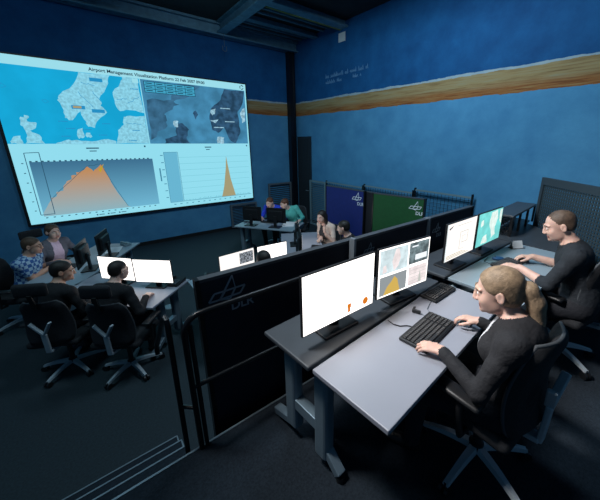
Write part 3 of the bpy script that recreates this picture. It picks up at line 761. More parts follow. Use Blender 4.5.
t = thing('desk_device', 'small pale device on the far corner of the far left desk', 'device', (*fl_pt(5.50, -2.98), DZ), .4)
m = MB(); m.rbox((0, 0, .02), (.12, .16, .04), .01); m.build('device_body', M['louver'], t); m = MB(); m.rbox((-.03, 0, .055), (.04, .17, .03), .01); m.build('handset', M['louver'], t)
o = MB().rbox((0, 0, .004), (.40, .26, .008), .002).build('paper_stack', M['paper']); o.location = (*(Vector((2.403, 6.219)) + tbk * 1.12 + nb * .46), DZ); o.rotation_euler = (0, 0, .9)
tag(o, 'pale stack of papers at right end of the back desk', 'papers')
o = MB().rbox((0, 0, .02), (.13, .16, .04), .01).build('desk_phone', M['grey_metal']); o.location = (*(Vector((2.403, 6.219)) + tbk * .12 + nb * .40), DZ); o.rotation_euler = (0, 0, .5)
tag(o, 'small pale phone at left end of the back desk', 'phone')
o = MB().rbox((0, 0, .03), (.30, .20, .012), .002).build('notebook', M['black_plastic']); o.location = (2.96, 3.92, DZ - .024); o.rotation_euler = (0, 0, .8)
tag(o, 'dark notebook on the white desk under arm of the woman resting chin', 'notebook')
o = MB().tube([(0, 0, 0), (0, 0, .008), (0, 0, .012)], [.085, .085, .075], 24).build('floor_socket_cover', M['louver'], None, 'angle'); o.location = (.70, 4.85, 0)
tag(o, 'pale round cover plate on carpet under right end of lower desk', 'floor cover')

# ------------------------------------------------------------------ office chairs
def office_chair(label, loc, rz, headrest=False, first=None):
    if first is not None: return dup(first, label, loc, rz)
    t = thing('office_chair', label, 'chair', loc, rz, 'office chairs at the desks')
    m = MB(); m.tube([(0, 0, .075), (0, 0, .085), (0, 0, .135), (0, 0, .14)], [.03, .045, .04, .03], 14)
    m.tube([(0, 0, .13), (0, 0, .43)], .024, 12); m.build('gas_column', M['black_plastic'], t, 'angle')
    for k in range(5):
        a = R(90 + 72 * k + 18); dx, dy = math.cos(a), math.sin(a); q = Vector((-dy, dx, 0))
        m = MB(); n = 6; vs = []
        for i in range(n + 1):
            s_ = i / n; rad = .03 + .275 * s_; w = .027 - .010 * s_; zt = .128 - .042 * s_ * s_ - .012 * s_; zb_ = zt - (.036 - .016 * s_)
            c_ = Vector((dx * rad, dy * rad, 0))
            vs += [c_ - q * w + Vector((0, 0, zb_)), c_ + q * w + Vector((0, 0, zb_)), c_ + q * w * .7 + Vector((0, 0, zt)), c_ - q * w * .7 + Vector((0, 0, zt))]
        fs = [(4 * i + j, 4 * i + (j + 1) % 4, 4 * i + 4 + (j + 1) % 4, 4 * i + 4 + j) for i in range(n) for j in range(4)] + [(3, 2, 1, 0), (4 * n, 4 * n + 1, 4 * n + 2, 4 * n + 3)]
        m.add(vs, fs); lg = m.build('base_leg', M['chair_metal'], t)
        c_ = Vector((dx * .30, dy * .30, .03)); m = MB()
        for s_ in (-1, 1): m.tube([c_ + q * (s_ * .008), c_ + q * (s_ * .026)], .030, 12)
        m.tube([c_, c_ + Vector((0, 0, .045))], .008, 8); m.build('caster', M['black_plastic'], lg, 'angle')
    m = MB(); m.rbox((0, 0, .41), (.24, .28, .05), .015); m.build('seat_mechanism', M['black_plastic'], t)
    m = MB(); m.rbox((0, .02, .468), (.50, .48, .075), .034, 3); m.build('seat', M['black_fabric'], t, True)
    def back(u_, v_):
        s_ = 2 * u_ - 1; w = .225 - .045 * max(0, v_ - .35) ** 1.2 * 1.5 - .03 * max(0, .2 - v_) * 3
        if v_ > .86: w *= 1 - .22 * ((v_ - .86) / .14) ** 2
        if v_ < .1: w *= 1 - .12 * ((.1 - v_) / .1) ** 2
        y = -.236 - .005 * v_ + .045 * s_ * s_ + .035 * math.sin(v_ * PI * 1.1) 
        return (s_ * w, y, .50 + .48 * v_), (-s_ * .35, 1, .15)
    m = MB(); m.slab(back, 14, 16, .055); bk = m.build('backrest', M['black_fabric'], t, 'angle')
    m = MB(); ring = [(0 + .5 * (1 - math.cos(0)), 0)]
    loop = [(i / 10, 0) for i in range(11)] + [(1, j / 14) for j in range(1, 15)] + [(1 - i / 10, 1) for i in range(1, 11)] + [(0, 1 - j / 14) for j in range(1, 15)]
    m.tube([Vector(back(*q)[0]) for q in loop], .009, 6); m.build('piping', M['piping'], bk, True)
    m = MB(); m.bar((0, -.10, .40), (0, -.27, .43), .06, .03); m.bar((0, -.27, .42), (0, -.275, .64), .05, .025); m.bar((0, -.27, .63), (-.09, -.285, .78), .04, .02); m.bar((0, -.27, .63), (.09, -.285, .78), .04, .02)
    m.build('back_support', M['chair_metal'], t, bevel=.006)
    for s_ in (-1, 1):
        m = MB(); m.tube([(s_ * .20, -.02, .41), (s_ * .285, -.02, .42), (s_ * .295, -.01, .50), (s_ * .295, .0, .64)], .017, 10); ar = m.build('armrest', M['black_plastic'], t, 'angle')
        m = MB(); m.rbox((s_ * .295, .03, .655), (.085, .27, .03), .014); m.build('armrest_pad', M['black_plastic'], ar, True)
    if headrest:
        m = MB(); m.bar((0, -.275, .93), (0, -.31, 1.10), .04, .015); m.build('headrest_post', M['black_plastic'], t)
        m = MB(); m.rbox((0, -.275, 1.145), (.29, .06, .14), .03, 3); m.build('headrest', M['black_fabric'], t, True)
    return t

# ------------------------------------------------------------------ people: one continuous surface grown from a distance field
def A(*p): return np.array(p, float)
def unit(v_): v_ = np.asarray(v_, float); return v_ / (np.linalg.norm(v_) + 1e-12)
def rotm(axis, ang):
    return np.array(Matrix.Rotation(ang, 3, axis))
class Field:
    def __init__(s): s.p = []
    def cone(s, a, b_, r0, r1, tg, k=.03, sub=False): s.p.append(('c', A(*a), A(*b_), r0, r1, tg, k, sub))
    def ell(s, c, r, tg, k=.03, Rm=None, sub=False): s.p.append(('e', A(*c), A(*r), Rm if Rm is not None else np.eye(3), None, tg, k, sub))
    def bounds(s):
        lo = A(1e9, 1e9, 1e9); hi = -lo
        for q in s.p:
            if q[7]: continue
            if q[0] == 'c':
                rr_ = max(q[3], q[4]); l = np.minimum(q[1], q[2]) - rr_; h = np.maximum(q[1], q[2]) + rr_
            else: rr_ = max(q[2]); l = q[1] - rr_; h = q[1] + rr_
            lo = np.minimum(lo, l); hi = np.maximum(hi, h)
        return lo, hi
    def mesh(s, vox, disp=None):
        lo, hi = s.bounds(); pad = .03 + 2 * vox; lo = lo - pad; hi = hi + pad
        n = np.ceil((hi - lo) / vox).astype(int) + 1
        D = np.full(n, .05, np.float32); T = np.zeros(n, np.int8); Mn = np.full(n, 9., np.float32)
        for typ, a, b_, c, d, tg, k, sub in s.p:
            if typ == 'c': rr_ = max(c, d); l = np.minimum(a, b_) - rr_; h = np.maximum(a, b_) + rr_
            else: rr_ = max(b_); l = a - rr_; h = a + rr_
            e = k + 3.5 * vox
            i0 = np.maximum(0, np.floor((l - e - lo) / vox).astype(int)); i1 = np.minimum(n, np.ceil((h + e - lo) / vox).astype(int) + 1)
            if (i1 <= i0).any(): continue
            ax = [(lo[i] + vox * np.arange(i0[i], i1[i])).astype(np.float32) for i in range(3)]
            X_, Y_, Z_ = np.meshgrid(*ax, indexing='ij', sparse=True)
            if typ == 'c':
                ba = b_ - a; L2 = ba @ ba + 1e-12
                px_, py_, pz_ = X_ - a[0], Y_ - a[1], Z_ - a[2]
                hh = np.clip((px_ * ba[0] + py_ * ba[1] + pz_ * ba[2]) / L2, 0, 1)
                dist = np.sqrt((px_ - hh * ba[0]) ** 2 + (py_ - hh * ba[1]) ** 2 + (pz_ - hh * ba[2]) ** 2) - (c + (d - c) * hh)
            else:
                px_, py_, pz_ = X_ - a[0], Y_ - a[1], Z_ - a[2]; Rm = c
                q = [px_ * Rm[0, i] + py_ * Rm[1, i] + pz_ * Rm[2, i] for i in range(3)]
                k0 = np.sqrt(sum((q[i] / b_[i]) ** 2 for i in range(3))); k1 = np.sqrt(sum((q[i] / b_[i] ** 2) ** 2 for i in range(3))) + 1e-9
                dist = k0 * (k0 - 1) / k1
            sl = tuple(slice(i0[i], i1[i]) for i in range(3)); cur = D[sl]
            if sub:
                dn = -dist; hh = np.maximum(k - np.abs(cur - dn), 0) / k; D[sl] = np.maximum(cur, dn) + hh * hh * k * .25
            else:
                hh = np.maximum(k - np.abs(cur - dist), 0) / k; D[sl] = np.minimum(cur, dist) - hh * hh * k * .25
                mm = Mn[sl]; w_ = dist < mm; mm[w_] = dist[w_]; T[sl][w_] = tg
        if disp is not None:
            ax = [(lo[i] + vox * np.arange(n[i])).astype(np.float32) for i in range(3)]
            D += disp(*np.meshgrid(*ax, indexing='ij', sparse=True)).astype(np.float32)
        # surface nets
        sg = D < 0
        c8 = [sg[i:n[0] - 1 + i, j:n[1] - 1 + j, k_:n[2] - 1 + k_] for i in (0, 1) for j in (0, 1) for k_ in (0, 1)]
        cnt = sum(c.astype(np.int8) for c in c8); act = np.argwhere((cnt > 0) & (cnt < 8))
        idx = np.full(n - 1, -1, np.int32); idx[tuple(act.T)] = np.arange(len(act))
        off = [(i, j, k_) for i in (0, 1) for j in (0, 1) for k_ in (0, 1)]
        val = [D[act[:, 0] + o[0], act[:, 1] + o[1], act[:, 2] + o[2]] for o in off]
        acc = np.zeros((len(act), 3)); num = np.zeros(len(act))
        for i in range(8):
            for j in range(i + 1, 8):
                df_ = np.abs(np.array(off[i]) - np.array(off[j]))
                if df_.sum() != 1: continue
                a, b_ = val[i], val[j]; cr = (a < 0) != (b_ < 0)
                t_ = np.where(cr, a / np.where(cr, a - b_, 1), 0)
                p = np.array(off[i])[None] + t_[:, None] * (np.array(off[j]) - np.array(off[i]))[None]
                acc[cr] += p[cr]; num += cr
        V = lo + vox * (act + acc / num[:, None])
        F = []
        for ax_ in range(3):
            o1 = [0, 0, 0]; o1[ax_] = 1; b1, c1 = [(1, 2), (2, 0), (0, 1)][ax_]
            s0 = sg[tuple(slice(0, n[i] - o1[i]) for i in range(3))]; s1 = sg[tuple(slice(o1[i], n[i]) for i in range(3))]
            e = np.argwhere(s0 != s1); e = e[(e[:, b1] > 0) & (e[:, c1] > 0) & (e[:, b1] < n[b1] - 1) & (e[:, c1] < n[c1] - 1)]
            inside = sg[tuple(e.T)]
            def gi(db, dc_):
                q = e.copy(); q[:, b1] -= db; q[:, c1] -= dc_; return idx[tuple(q.T)]
            Q = np.stack([gi(0, 0), gi(1, 0), gi(1, 1), gi(0, 1)], 1)
            Q[~inside] = Q[~inside][:, ::-1]; F.append(Q)
        F = np.concatenate(F); F = F[(F >= 0).all(1)]
        # flow: light smoothing of the net
        ft = T[tuple(np.minimum(np.round((V[F].mean(1) - lo) / vox).astype(int), n - 1).T)]
        return V, F, ft
def np_object(name, V, F, mi, mats, parent):
    me = bpy.data.meshes.new(name); me.vertices.add(len(V)); me.vertices.foreach_set('co', V.astype(np.float32).ravel())
    me.loops.add(F.size); me.loops.foreach_set('vertex_index', F.astype(np.int32).ravel())
    me.polygons.add(len(F)); me.polygons.foreach_set('loop_start', np.arange(0, F.size, 4, dtype=np.int32))
    for m_ in mats: me.materials.append(m_)
    me.polygons.foreach_set('material_index', mi.astype(np.int32)); me.polygons.foreach_set('use_smooth', np.ones(len(F), bool))
    me.update(calc_edges=True); me.validate()
    o = bpy.data.objects.new(name, me); COL.objects.link(o)
    if parent is not None: o.parent = parent
    return o

SKIN, SHIRT, PANTS, SHOE, LIP, INNER = 0, 1, 2, 3, 4, 5
def skin_mat(name, c): 
    m_ = mat(name, c, .5, var=.08, scale=25)
    b_ = m_.node_tree.nodes['Principled BSDF']; b_.inputs['Subsurface Weight'].default_value = .12; b_.inputs['Subsurface Radius'].default_value = (.01, .004, .002); return m_
M['skin'] = skin_mat('skin', (.66, .42, .34)); M['skin_tan'] = skin_mat('skin_tan', (.54, .31, .22))
M['lip'] = mat('lips', (.40, .16, .13), .45)
M['trouser'] = mat('dark_trousers', (.010, .012, .018), .85, bump=.3, bscale=40)
M['jeans'] = mat('jeans', (.07, .12, .17), .85, var=.2, bump=.3, bscale=40)
M['shoe'] = mat('shoes', (.012, .012, .013), .5)
M['shoe_pale'] = mat('shoes_pale', (.35, .37, .38), .6)
M['eye'] = mat('eye_white', (.7, .68, .65), .25); M['iris'] = mat('iris', (.03, .035, .04), .2)
def cloth(name, c, **k): return mat(name, c, .85, bump=.55, bscale=22, **k)

def person(name, label, loc, rz, O):
    vox = O.get('vox', .008); sc_ = O.get('scale', 1.0); f = Field(); sh = O.get('seat', .505)
    root = thing(name, label, 'person', loc, rz, 'people at the desks')
    inv = np.array((Matrix.Translation(loc) @ Matrix.Rotation(rz, 4, 'Z')).inverted())
    def W2L(p): return (inv @ np.append(A(*p), 1))[:3]
    fem = O.get('fem', False); fat = O.get('fat', 1.0)
    lean, lean2, side = R(O.get('lean', 8)), R(O.get('lean2', 16)), R(O.get('side', 0))
    pel = A(0, 0, sh + .085)
    def dirv(a): return unit(A(math.sin(side), math.sin(a) * math.cos(side), math.cos(a) * math.cos(side)))
    mid = pel + dirv(lean) * .20 * sc_; neck = mid + dirv(lean2) * .31 * sc_
    up = dirv(lean2); tw = R(O.get('twist', 0))
    rt = unit(np.cross(A(-math.sin(tw), math.cos(tw), 0), up)); fw = np.cross(up, rt); B = np.stack([rt, fw, up], 1)
    shw = (.165 if fem else .185) * sc_
    g = 1.0 if not fem else .92
    # torso
    f.ell(pel, A(.165, .125, .125) * fat, PANTS, .05)
    f.ell(pel + A(0, .0, .08), A(.158 * (.95 if fem else 1), .118, .12) * fat, SHIRT, .05, B)
    f.ell(mid + up * .02, A(.150 * (.9 if fem else 1), .112, .15) * fat, SHIRT, .06, B)
    f.ell(mid + up * .14 + fw * .008, A(.168 * g, .118, .15) * fat, SHIRT, .06, B)
    f.ell(mid + up * .21 - fw * .02, A(.165 * g, .095, .085), SHIRT, .05, B)
    if fem:
        for s_ in (-1, 1): f.ell(mid + up * .13 + fw * .085 + rt * s_ * .07, A(.065, .055, .062), SHIRT, .04, B)
    shc = neck - up * .065 - fw * .01
    Ls, Rs = shc - rt * shw, shc + rt * shw
    for s_ in (Ls, Rs): f.cone(shc + up * .025, s_, .055, .056, SHIRT, .05)
    # neck and head
    hy, hp, hr = R(O.get('hyaw', 0)), R(O.get('hpitch', 0)), R(O.get('hroll', 0))
    nl = R(O.get('neck', 18)) + (lean2)*.3
    nd = unit(A(math.sin(side) * .5 + math.sin(O.get('nside', 0)), math.sin(nl), math.cos(nl)))
    HB = rotm('Z', tw + hy) @ rotm('X', -hp) @ rotm('Y', hr)    # hp>0 looks down
    hs = O.get('hscale', 1.0) * (.97 if fem else 1.0)
    Oc = neck + nd * .155 * sc_ + HB @ A(0, .025, 0)
    def h(x, y, z): return Oc + HB @ (A(x, y, z) * hs)
    f.cone(neck - up * .03 + fw * .0, h(0, -.03, -.055), .058 if not fem else .050, .053 if not fem else .046, SKIN, .025)
    f.ell(h(0, -.015, .033), A(.0745, .095, .082) * hs, SKIN, .02, HB)
    f.ell(h(0, .028, -.03), A(.061, .061, .081) * hs, SKIN, .025, HB)
    f.ell(h(0, .030, -.076), A(.047, .050, .036) * hs, SKIN, .02, HB)
    f.ell(h(0, .076, -.097), A(.018, .014, .014) * hs, SKIN, .02)
    for s_ in (-1, 1):
        f.ell(h(s_ * .038, .060, -.032), A(.023, .022, .024) * hs, SKIN, .025)
        f.ell(h(s_ * .036, .034, -.064), A(.020, .034, .028) * hs, SKIN, .025)
        f.ell(h(s_ * .031, .096, .004), A(.016, .010, .008) * hs, SKIN, .010, HB, sub=True)
        f.cone(h(s_ * .012, .087, .021), h(s_ * .046, .074, .022), .0085 * hs, .007 * hs, SKIN, .012)
        f.ell(h(s_ * .031, .0765, .003), A(.015, .010, .011) * hs, SKIN, .006, HB)
        er = HB @ rotm('Z', s_ * .35)
        f.ell(h(s_ * .078, -.012, -.006), A(.010, .019, .031) * hs, SKIN, .008, er)
        f.ell(h(s_ * .086, -.008, -.002), A(.006, .010, .018) * hs, SKIN, .006, er, sub=True)
        f.ell(h(s_ * .011, .096, -.036), A(.0085, .010, .008) * hs, SKIN, .008, HB)
    f.cone(h(0, .090, .012), h(0, .1045, -.031), .0085 * hs, .0110 * hs, SKIN, .012)
    f.cone(h(-.017, .082, -.061), h(.017, .082, -.061), .0065 * hs, .0065 * hs, LIP, .006); f.cone(h(-.014, .083, -.070), h(.014, .083, -.070), .0068 * hs, .0068 * hs, LIP, .006)
    f.cone(h(-.022, .0925, -.0655), h(.022, .0925, -.0655), .0022, .0022, SKIN, .004, sub=True)
    # legs
    for s_, key in ((-1, 'Lfoot'), (1, 'Rfoot')):
        hip = pel + A(s_ * .088, .01, -.015); ft = O.get(key); ft = W2L(ft) if ft is not None else A(s_ * .12, .40, 0)
        an = ft + A(0, 0, .085); kn = O.get('knee', None)
        v_ = an - hip; L_ = np.linalg.norm(v_); l1, l2 = .43 * sc_, .42 * sc_; L_ = min(L_, (l1 + l2) * .995); dn = unit(v_)
        a_ = (l1 * l1 - l2 * l2 + L_ * L_) / (2 * L_); hh = math.sqrt(max(0, l1 * l1 - a_ * a_)); pole = A(s_ * .12, .6, .8); pole = unit(pole - dn * (pole @ dn))
        kn = hip + dn * a_ + pole * hh
        f.cone(hip, kn, .092 * fat, .062, PANTS, .04); f.cone(kn, an, .062, .045, PANTS, .025)
        toe = O.get('toe', A(s_ * .05, .17, 0)); toe = unit(A(toe[0], toe[1], 0))
        f.cone(an + A(0, 0, -.015), an + A(0, 0, -.055) - toe * .03, .036, .032, SHOE, .02); f.cone(an + A(0, 0, -.045), A(an[0], an[1], ft[2] + .032) + toe * .15, .036, .030, SHOE, .025)
    # arms and hands
    slv = O.get('sleeve', 'long')
    for s_, S_, key in ((-1, Ls, 'Lhand'), (1, Rs, 'Rhand')):
        hd = O.get(key); wr_dir = O.get(key + '_dir'); 
        Wp = W2L(hd) if hd is not None else A(s_ * .16, .42, sh + .20)
        fd = unit(wr_dir) if wr_dir is not None else unit(A(-s_ * .25, 1, -.12)); nn = O.get(key + '_n'); nn = A(*nn) if nn is not None else A(s_ * .15, 0, 1)
        nn = unit(nn - fd * (nn @ fd)); sd = np.cross(fd, nn); 
        wr = Wp - fd * .075            # Wp is roughly the knuckles
        l1, l2 = .285 * sc_, .255 * sc_; v_ = wr - S_; L_ = np.linalg.norm(v_); dn = unit(v_)
        if L_ > (l1 + l2) * .998: k_ = L_ / ((l1 + l2) * .998); l1 *= k_; l2 *= k_
        a_ = (l1 * l1 - l2 * l2 + L_ * L_) / (2 * L_); hh = math.sqrt(max(0, l1 * l1 - a_ * a_)); pole = A(*O.get(key + '_pole', (s_ * .6, -.3, -1))); pole = unit(pole - dn * (pole @ dn))
        el = S_ + dn * a_ + pole * hh
        th = 1.0 if not fem else .88; bulk = O.get('bulk', 1.0)
        f.cone(S_, S_ + (el - S_) * .45, .058 * th * bulk, .052 * th * bulk, SHIRT, .035)
        if slv == 'short':
            f.cone(S_ + (el - S_) * .45, S_ + (el - S_) * .62, .053 * th * bulk, .054 * th * bulk, SHIRT, .012); f.cone(S_ + (el - S_) * .5, el, .043 * th, .040 * th, SKIN, .012); f.cone(el, wr, .041 * th, .028 * th, SKIN, .02)
        elif slv == 'elbow':
            f.cone(S_ + (el - S_) * .45, el, .052 * th * bulk, .049 * th * bulk, SHIRT, .02); q = el + (wr - el) * .18; f.cone(el, q, .049 * th * bulk, .046 * th, SHIRT, .015); f.cone(el + (wr - el) * .1, wr, .040 * th, .028 * th, SKIN, .008)
        else:
            f.cone(S_ + (el - S_) * .45, el, .052 * th * bulk, .047 * th * bulk, SHIRT, .02); q = el + (wr - el) * .93; f.cone(el, q, .047 * th * bulk, .036 * th, SHIRT, .015); f.cone(el + (wr - el) * .6, wr, .029 * th, .026 * th, SKIN, .006)
        # hand: thumb on the inner side (towards the body's middle)
        ti = -s_ * (1 if nn[2] >= -.2 else -1); tsd = sd if (sd @ A(ti, 0, 0)) * 1 >= 0 else -sd
        if key + '_thumb' in O: tsd = unit(A(*O[key + '_thumb']) - fd * (A(*O[key + '_thumb']) @ fd))
        hw = .92 * th + .08
        curl = O.get(key + '_curl', .35)
        for i in range(4):
            o1 = (-.030 + .020 * i) * hw; kn_ = wr + fd * (.088 - .006 * abs(i - 1.3)) * hw - tsd * o1 + nn * .004
            f.cone(wr - tsd * o1 * .55, kn_, .0135 * hw, .0108 * hw, SKIN, .014)
            Lf = (.074, .083, .078, .060)[i] * hw; p = kn_; a_ = curl * .6
            for seg, fr_ in enumerate((.45, .32, .25)):
                dd = fd * math.cos(a_) - nn * math.sin(a_) - tsd * (i - 1.5) * .06; q = p + unit(dd) * Lf * fr_
                f.cone(p, q, (.0098, .0090, .0082)[seg] * hw, (.0090, .0082, .0072)[seg] * hw, SKIN, .004); p = q; a_ += curl * 1.1
        p0 = wr + fd * .022 * hw + tsd * .020 * hw; p1 = p0 + (fd * .55 + tsd * .62 - nn * .28) * .045 * hw; p2 = p1 + (fd * .85 + tsd * .30 - nn * .30) * .034 * hw; p3 = p2 + (fd * .95 + tsd * .05 - nn * .3) * .027 * hw
        f.cone(wr + tsd * .008, p1, .014 * hw, .0125 * hw, SKIN, .012); f.cone(p1, p2, .0118 * hw, .0102 * hw, SKIN, .004); f.cone(p2, p3, .0102 * hw, .0082 * hw, SKIN, .004)
    # collar
    col = O.get('collar', .0)
    if col:
        for k_ in range(24):
            a0, a1 = 2 * PI * k_ / 24, 2 * PI * (k_ + 1) / 24; rc_ = .062 if not fem else .054
            ca, cb = [neck + up * (-.012 + .012 * -math.cos(a)) + rt * rc_ * math.sin(a) + fw * (rc_ * math.cos(a) + .006) for a in (a0, a1)]
            f.cone(ca, cb, col, col, SHIRT, .012)
        cm_ = MB(); rc_ = .062 if not fem else .054
        cm_.tube([neck + up * (-.012 - .012 * math.cos(a)) + rt * rc_ * math.sin(a) + fw * (rc_ * math.cos(a) + .006) for a in [2 * PI * q / 28 for q in range(29)]], col * 1.12, 8)
        cm_.build('collar', O['shirt'], root, True)
    V, F, ft_ = f.mesh(vox)
    # an open front shows what is worn underneath
    ctr = V[F].mean(1); loc_ = (ctr - neck) @ B
    if 'inner' in O:
        w0, w1, zlo = O['inner'][:3]; x0_ = O['inner'][3] if len(O['inner']) > 3 else 0; zz_ = -loc_[:, 2]
        msk = (ft_ == SHIRT) & (loc_[:, 1] > .02) & (zz_ < zlo) & (np.abs(loc_[:, 0] - x0_ * np.clip(.4 + zz_ / .2, 0, 1.3)) < w0 + (w1 - w0) * np.clip(zz_ / zlo, 0, 1)) & (zz_ > -.02)
        ft_[msk] = INNER
    mats = [O.get('skin', M['skin']), O['shirt'], O.get('pants', M['trouser']), O.get('shoe', M['shoe']), M['lip'], O.get('inner_mat', M['paper'])]
    body = np_object('body', V, F, ft_, mats, root)
    # eyes
    for s_ in (-1, 1):
        e = MB(); c_ = h(s_ * .031, .0795, .003); e.ball(c_, .0105 * hs, 8); e.cur = 1; dv_ = HB @ A(0, 1, 0)
        e.ball(c_ + dv_ * .0065 * hs, .0052 * hs, 6); e.build('eye', [M['eye'], M['iris']], root, True)
        br = MB(); br.tube([h(s_ * .012, .0955, .0235), h(s_ * .030, .0925, .029), h(s_ * .048, .080, .024)], [.0025, .0035, .002], 6); br.build('eyebrow', O.get('brow', O['hair_mat']), root, True)
    # hair
    st = O.get('hair', 'short')
    if st:
        hf = Field()
        if st == 'short':
            hf.ell(h(0, -.020, .040), A(.0785, .098, .084) * hs, 0, .02, HB); hf.ell(h(0, -.052, -.005), A(.068, .060, .062) * hs, 0, .02, HB)
            hf.ell(h(0, .090, -.028), A(.082, .075, .082) * hs, 0, .012, HB, sub=True)
            for s_ in (-1, 1): hf.ell(h(s_ * .085, .004, -.030), A(.026, .030, .046) * hs, 0, .008, HB, sub=True)
            hf.ell(h(0, -.02, -.105), A(.12, .12, .06) * hs, 0, .01, HB, sub=True)
        elif st == 'crop':
            hf.ell(h(0, -.020, .037), A(.0762, .0955, .0825) * hs, 0, .02, HB); hf.ell(h(0, -.052, -.005), A(.066, .055, .058) * hs, 0, .02, HB)
            hf.ell(h(0, .095, -.022), A(.082, .075, .086) * hs, 0, .012, HB, sub=True)
            for s_ in (-1, 1): hf.ell(h(s_ * .085, .002, -.028), A(.026, .032, .048) * hs, 0, .008, HB, sub=True)
            hf.ell(h(0, -.02, -.10), A(.12, .12, .06) * hs, 0, .01, HB, sub=True)
        elif st in ('long', 'pony', 'tail'):
            hf.ell(h(0, -.020, .040), A(.081, .101, .086) * hs, 0, .02, HB); hf.ell(h(0, -.048, -.010), A(.074, .066, .072) * hs, 0, .02, HB)
            hf.ell(h(0, .094, -.022), A(.075, .080, .096) * hs, 0, .014, HB, sub=True)
            if st == 'long':
                for s_ in (-1, 1):
                    hf.cone(h(s_ * .066, -.02, .0), h(s_ * .075, -.03, -.13), .030, .026, 0, .03); hf.cone(h(s_ * .04, -.07, .0), h(s_ * .05, -.08, -.18), .045, .032, 0, .03)
            else:
                for s_ in (-1, 1): hf.ell(h(s_ * .086, .012, -.028), A(.024, .026, .040) * hs, 0, .008, HB, sub=True)
                tl = O.get('tail', [(0, -.100, .018), (0, -.132, .008), (.0, -.150, -.06), (.0, -.142, -.15), (0, -.125, -.23)])
                rs = (.020, .027, .033, .030, .010)
                for st_ in ((0, 0), (.012, .3), (-.012, -.3)):
                    P_ = []
                    for q in np.linspace(0, 3.999, 15):
                        i = int(q); t_ = q - i; t_ = t_ * t_ * (3 - 2 * t_); a_, b2 = A(*tl[i]), A(*tl[i + 1]); P_.append((a_ + (b2 - a_) * t_ + A(st_[0] * min(1, q), 0, 0), rs[i] + (rs[i + 1] - rs[i]) * t_))
                    for (pa_, ra_), (pb_, rb_) in zip(P_[:-1], P_[1:]): hf.cone(h(*pa_), h(*pb_), ra_ * .85, rb_ * .85, 0, .02)
        def dsp(x, y, z):
            return .0005 * np.sin(x * 310 + 3 * np.sin(z * 60)) * np.sin(y * 280 + 2 * np.sin(x * 70)) + .0003 * np.sin(x * 640 + y * 520 + 2 * np.sin(z * 90))
        Vh, Fh, fh = hf.mesh(min(vox, .006), dsp)
        np_object('hair', Vh, Fh, fh * 0, [O['hair_mat']], root)
    if O.get('glasses'):
        gm = MB()
        for s_ in (-1, 1):
            ring_ = [h(s_ * .031 + .022 * math.cos(q * PI / 8), .098 - .006 * abs(math.cos(q * PI / 8)), .002 + .017 * math.sin(q * PI / 8)) for q in range(17)]
            gm.tube(ring_, .0022, 5); gm.tube([h(s_ * .053, .094, .006), h(s_ * .080, .0, .006), h(s_ * .082, -.02, -.004)], .0022, 5)
        gm.tube([h(-.010, .100, .004), h(.010, .100, .004)], .0022, 5); gm.build('glasses', M['black_plastic'], root)
    if O.get('watch'):
        pass
    return root, h, dict(neck=neck, B=B)

def hair_mat(name, c): return mat(name, c, .55, var=.35, scale=40, bump=.25, bscale=160)
HB_ = {'blonde': hair_mat('hair_blonde', (.27, .19, .12)), 'brown': hair_mat('hair_brown', (.085, .048, .028)), 'dark': hair_mat('hair_dark', (.014, .010, .008)), 'crop': hair_mat('hair_crop', (.10, .065, .045)), 'red': hair_mat('hair_auburn', (.12, .045, .022))}
checked = cloth('blue_check_shirt', (.03, .12, .35))
nt = checked.node_tree; tc = nt.nodes.new('ShaderNodeTexCoord'); ck = nt.nodes.new('ShaderNodeTexChecker'); ck.inputs['Scale'].default_value = 22
ck.inputs['Color1'].default_value = (.02, .10, .32, 1); ck.inputs['Color2'].default_value = (.32, .50, .66, 1)
nt.links.new(tc.outputs['Object'], ck.inputs['Vector']); nt.links.new(ck.outputs['Color'], nt.nodes['Principled BSDF'].inputs['Base Color'])
M['jacket'] = cloth('black_jacket', (.013, .014, .018)); M['sweater'] = cloth('dark_sweater', (.012, .017, .024)); M['black_shirt'] = cloth('black_shirt', (.008, .009, .012))
M['cardigan'] = cloth('grey_cardigan', (.13, .13, .16)); M['tee'] = cloth('pale_tee', (.75, .55, .68)); M['bright_blue'] = cloth('bright_blue_shirt', (.02, .06, .62))
M['teal'] = cloth('teal_hoodie', (.10, .50, .44)); M['pale_top'] = cloth('pale_top', (.68, .52, .44)); M['pattern'] = cloth('dark_top', (.03, .03, .035)); M['white_lining'] = cloth('white_lining', (.70, .73, .78))

# -- seats first, then sitters
ch = office_chair('black office chair under the woman in black jacket, nearest platform chair', (1.485, .445, PZ), R(-3))
office_chair('black office chair under the man in dark sweater at right edge', (2.93, .43, PZ), R(-12), first=ch)
chh = office_chair('black high-back office chair under the dark haired man with turned head', (*(FL + u * .66 - v * .20), 0), ang_l + R(18), headrest=True)
office_chair('black high-back office chair under the man in black with glasses before lit monitors', (*(FL + u * 1.36 - v * .14), 0), ang_l + R(10), first=chh)
pb = fl_pt(4.28, -3.83); pw = fl_pt(4.86, -3.80)
office_chair('black high-back office chair under the man in blue checked shirt', (pb.x, pb.y, 0), R(-118), first=chh)
office_chair('black high-back office chair under the woman in grey cardigan', (pw.x, pw.y, 0), R(-150), first=chh)
bb = Vector((2.403, 6.219)) + tbk * .50 + nb * 1.18; bg = Vector((2.403, 6.219)) + tbk * 1.06 + nb * 1.12
office_chair('dark chair under the person in bright blue shirt at back desk', (bb.x, bb.y, 0), math.atan2(.82, -.57), first=ch)
office_chair('dark chair under the person in teal top at back desk', (bg.x, bg.y, 0), math.atan2(.82, -.57) + R(10), first=ch)
cwp = Vector((3.44, 4.18)); cmp_ = Vector((3.27, 3.33))
office_chair('dark chair under the woman resting chin on hand', (cwp.x, cwp.y, 0), R(75), first=ch)
office_chair('dark chair under the dark figure seated beside blue board', (cmp_.x, cmp_.y, 0), R(52), first=ch)
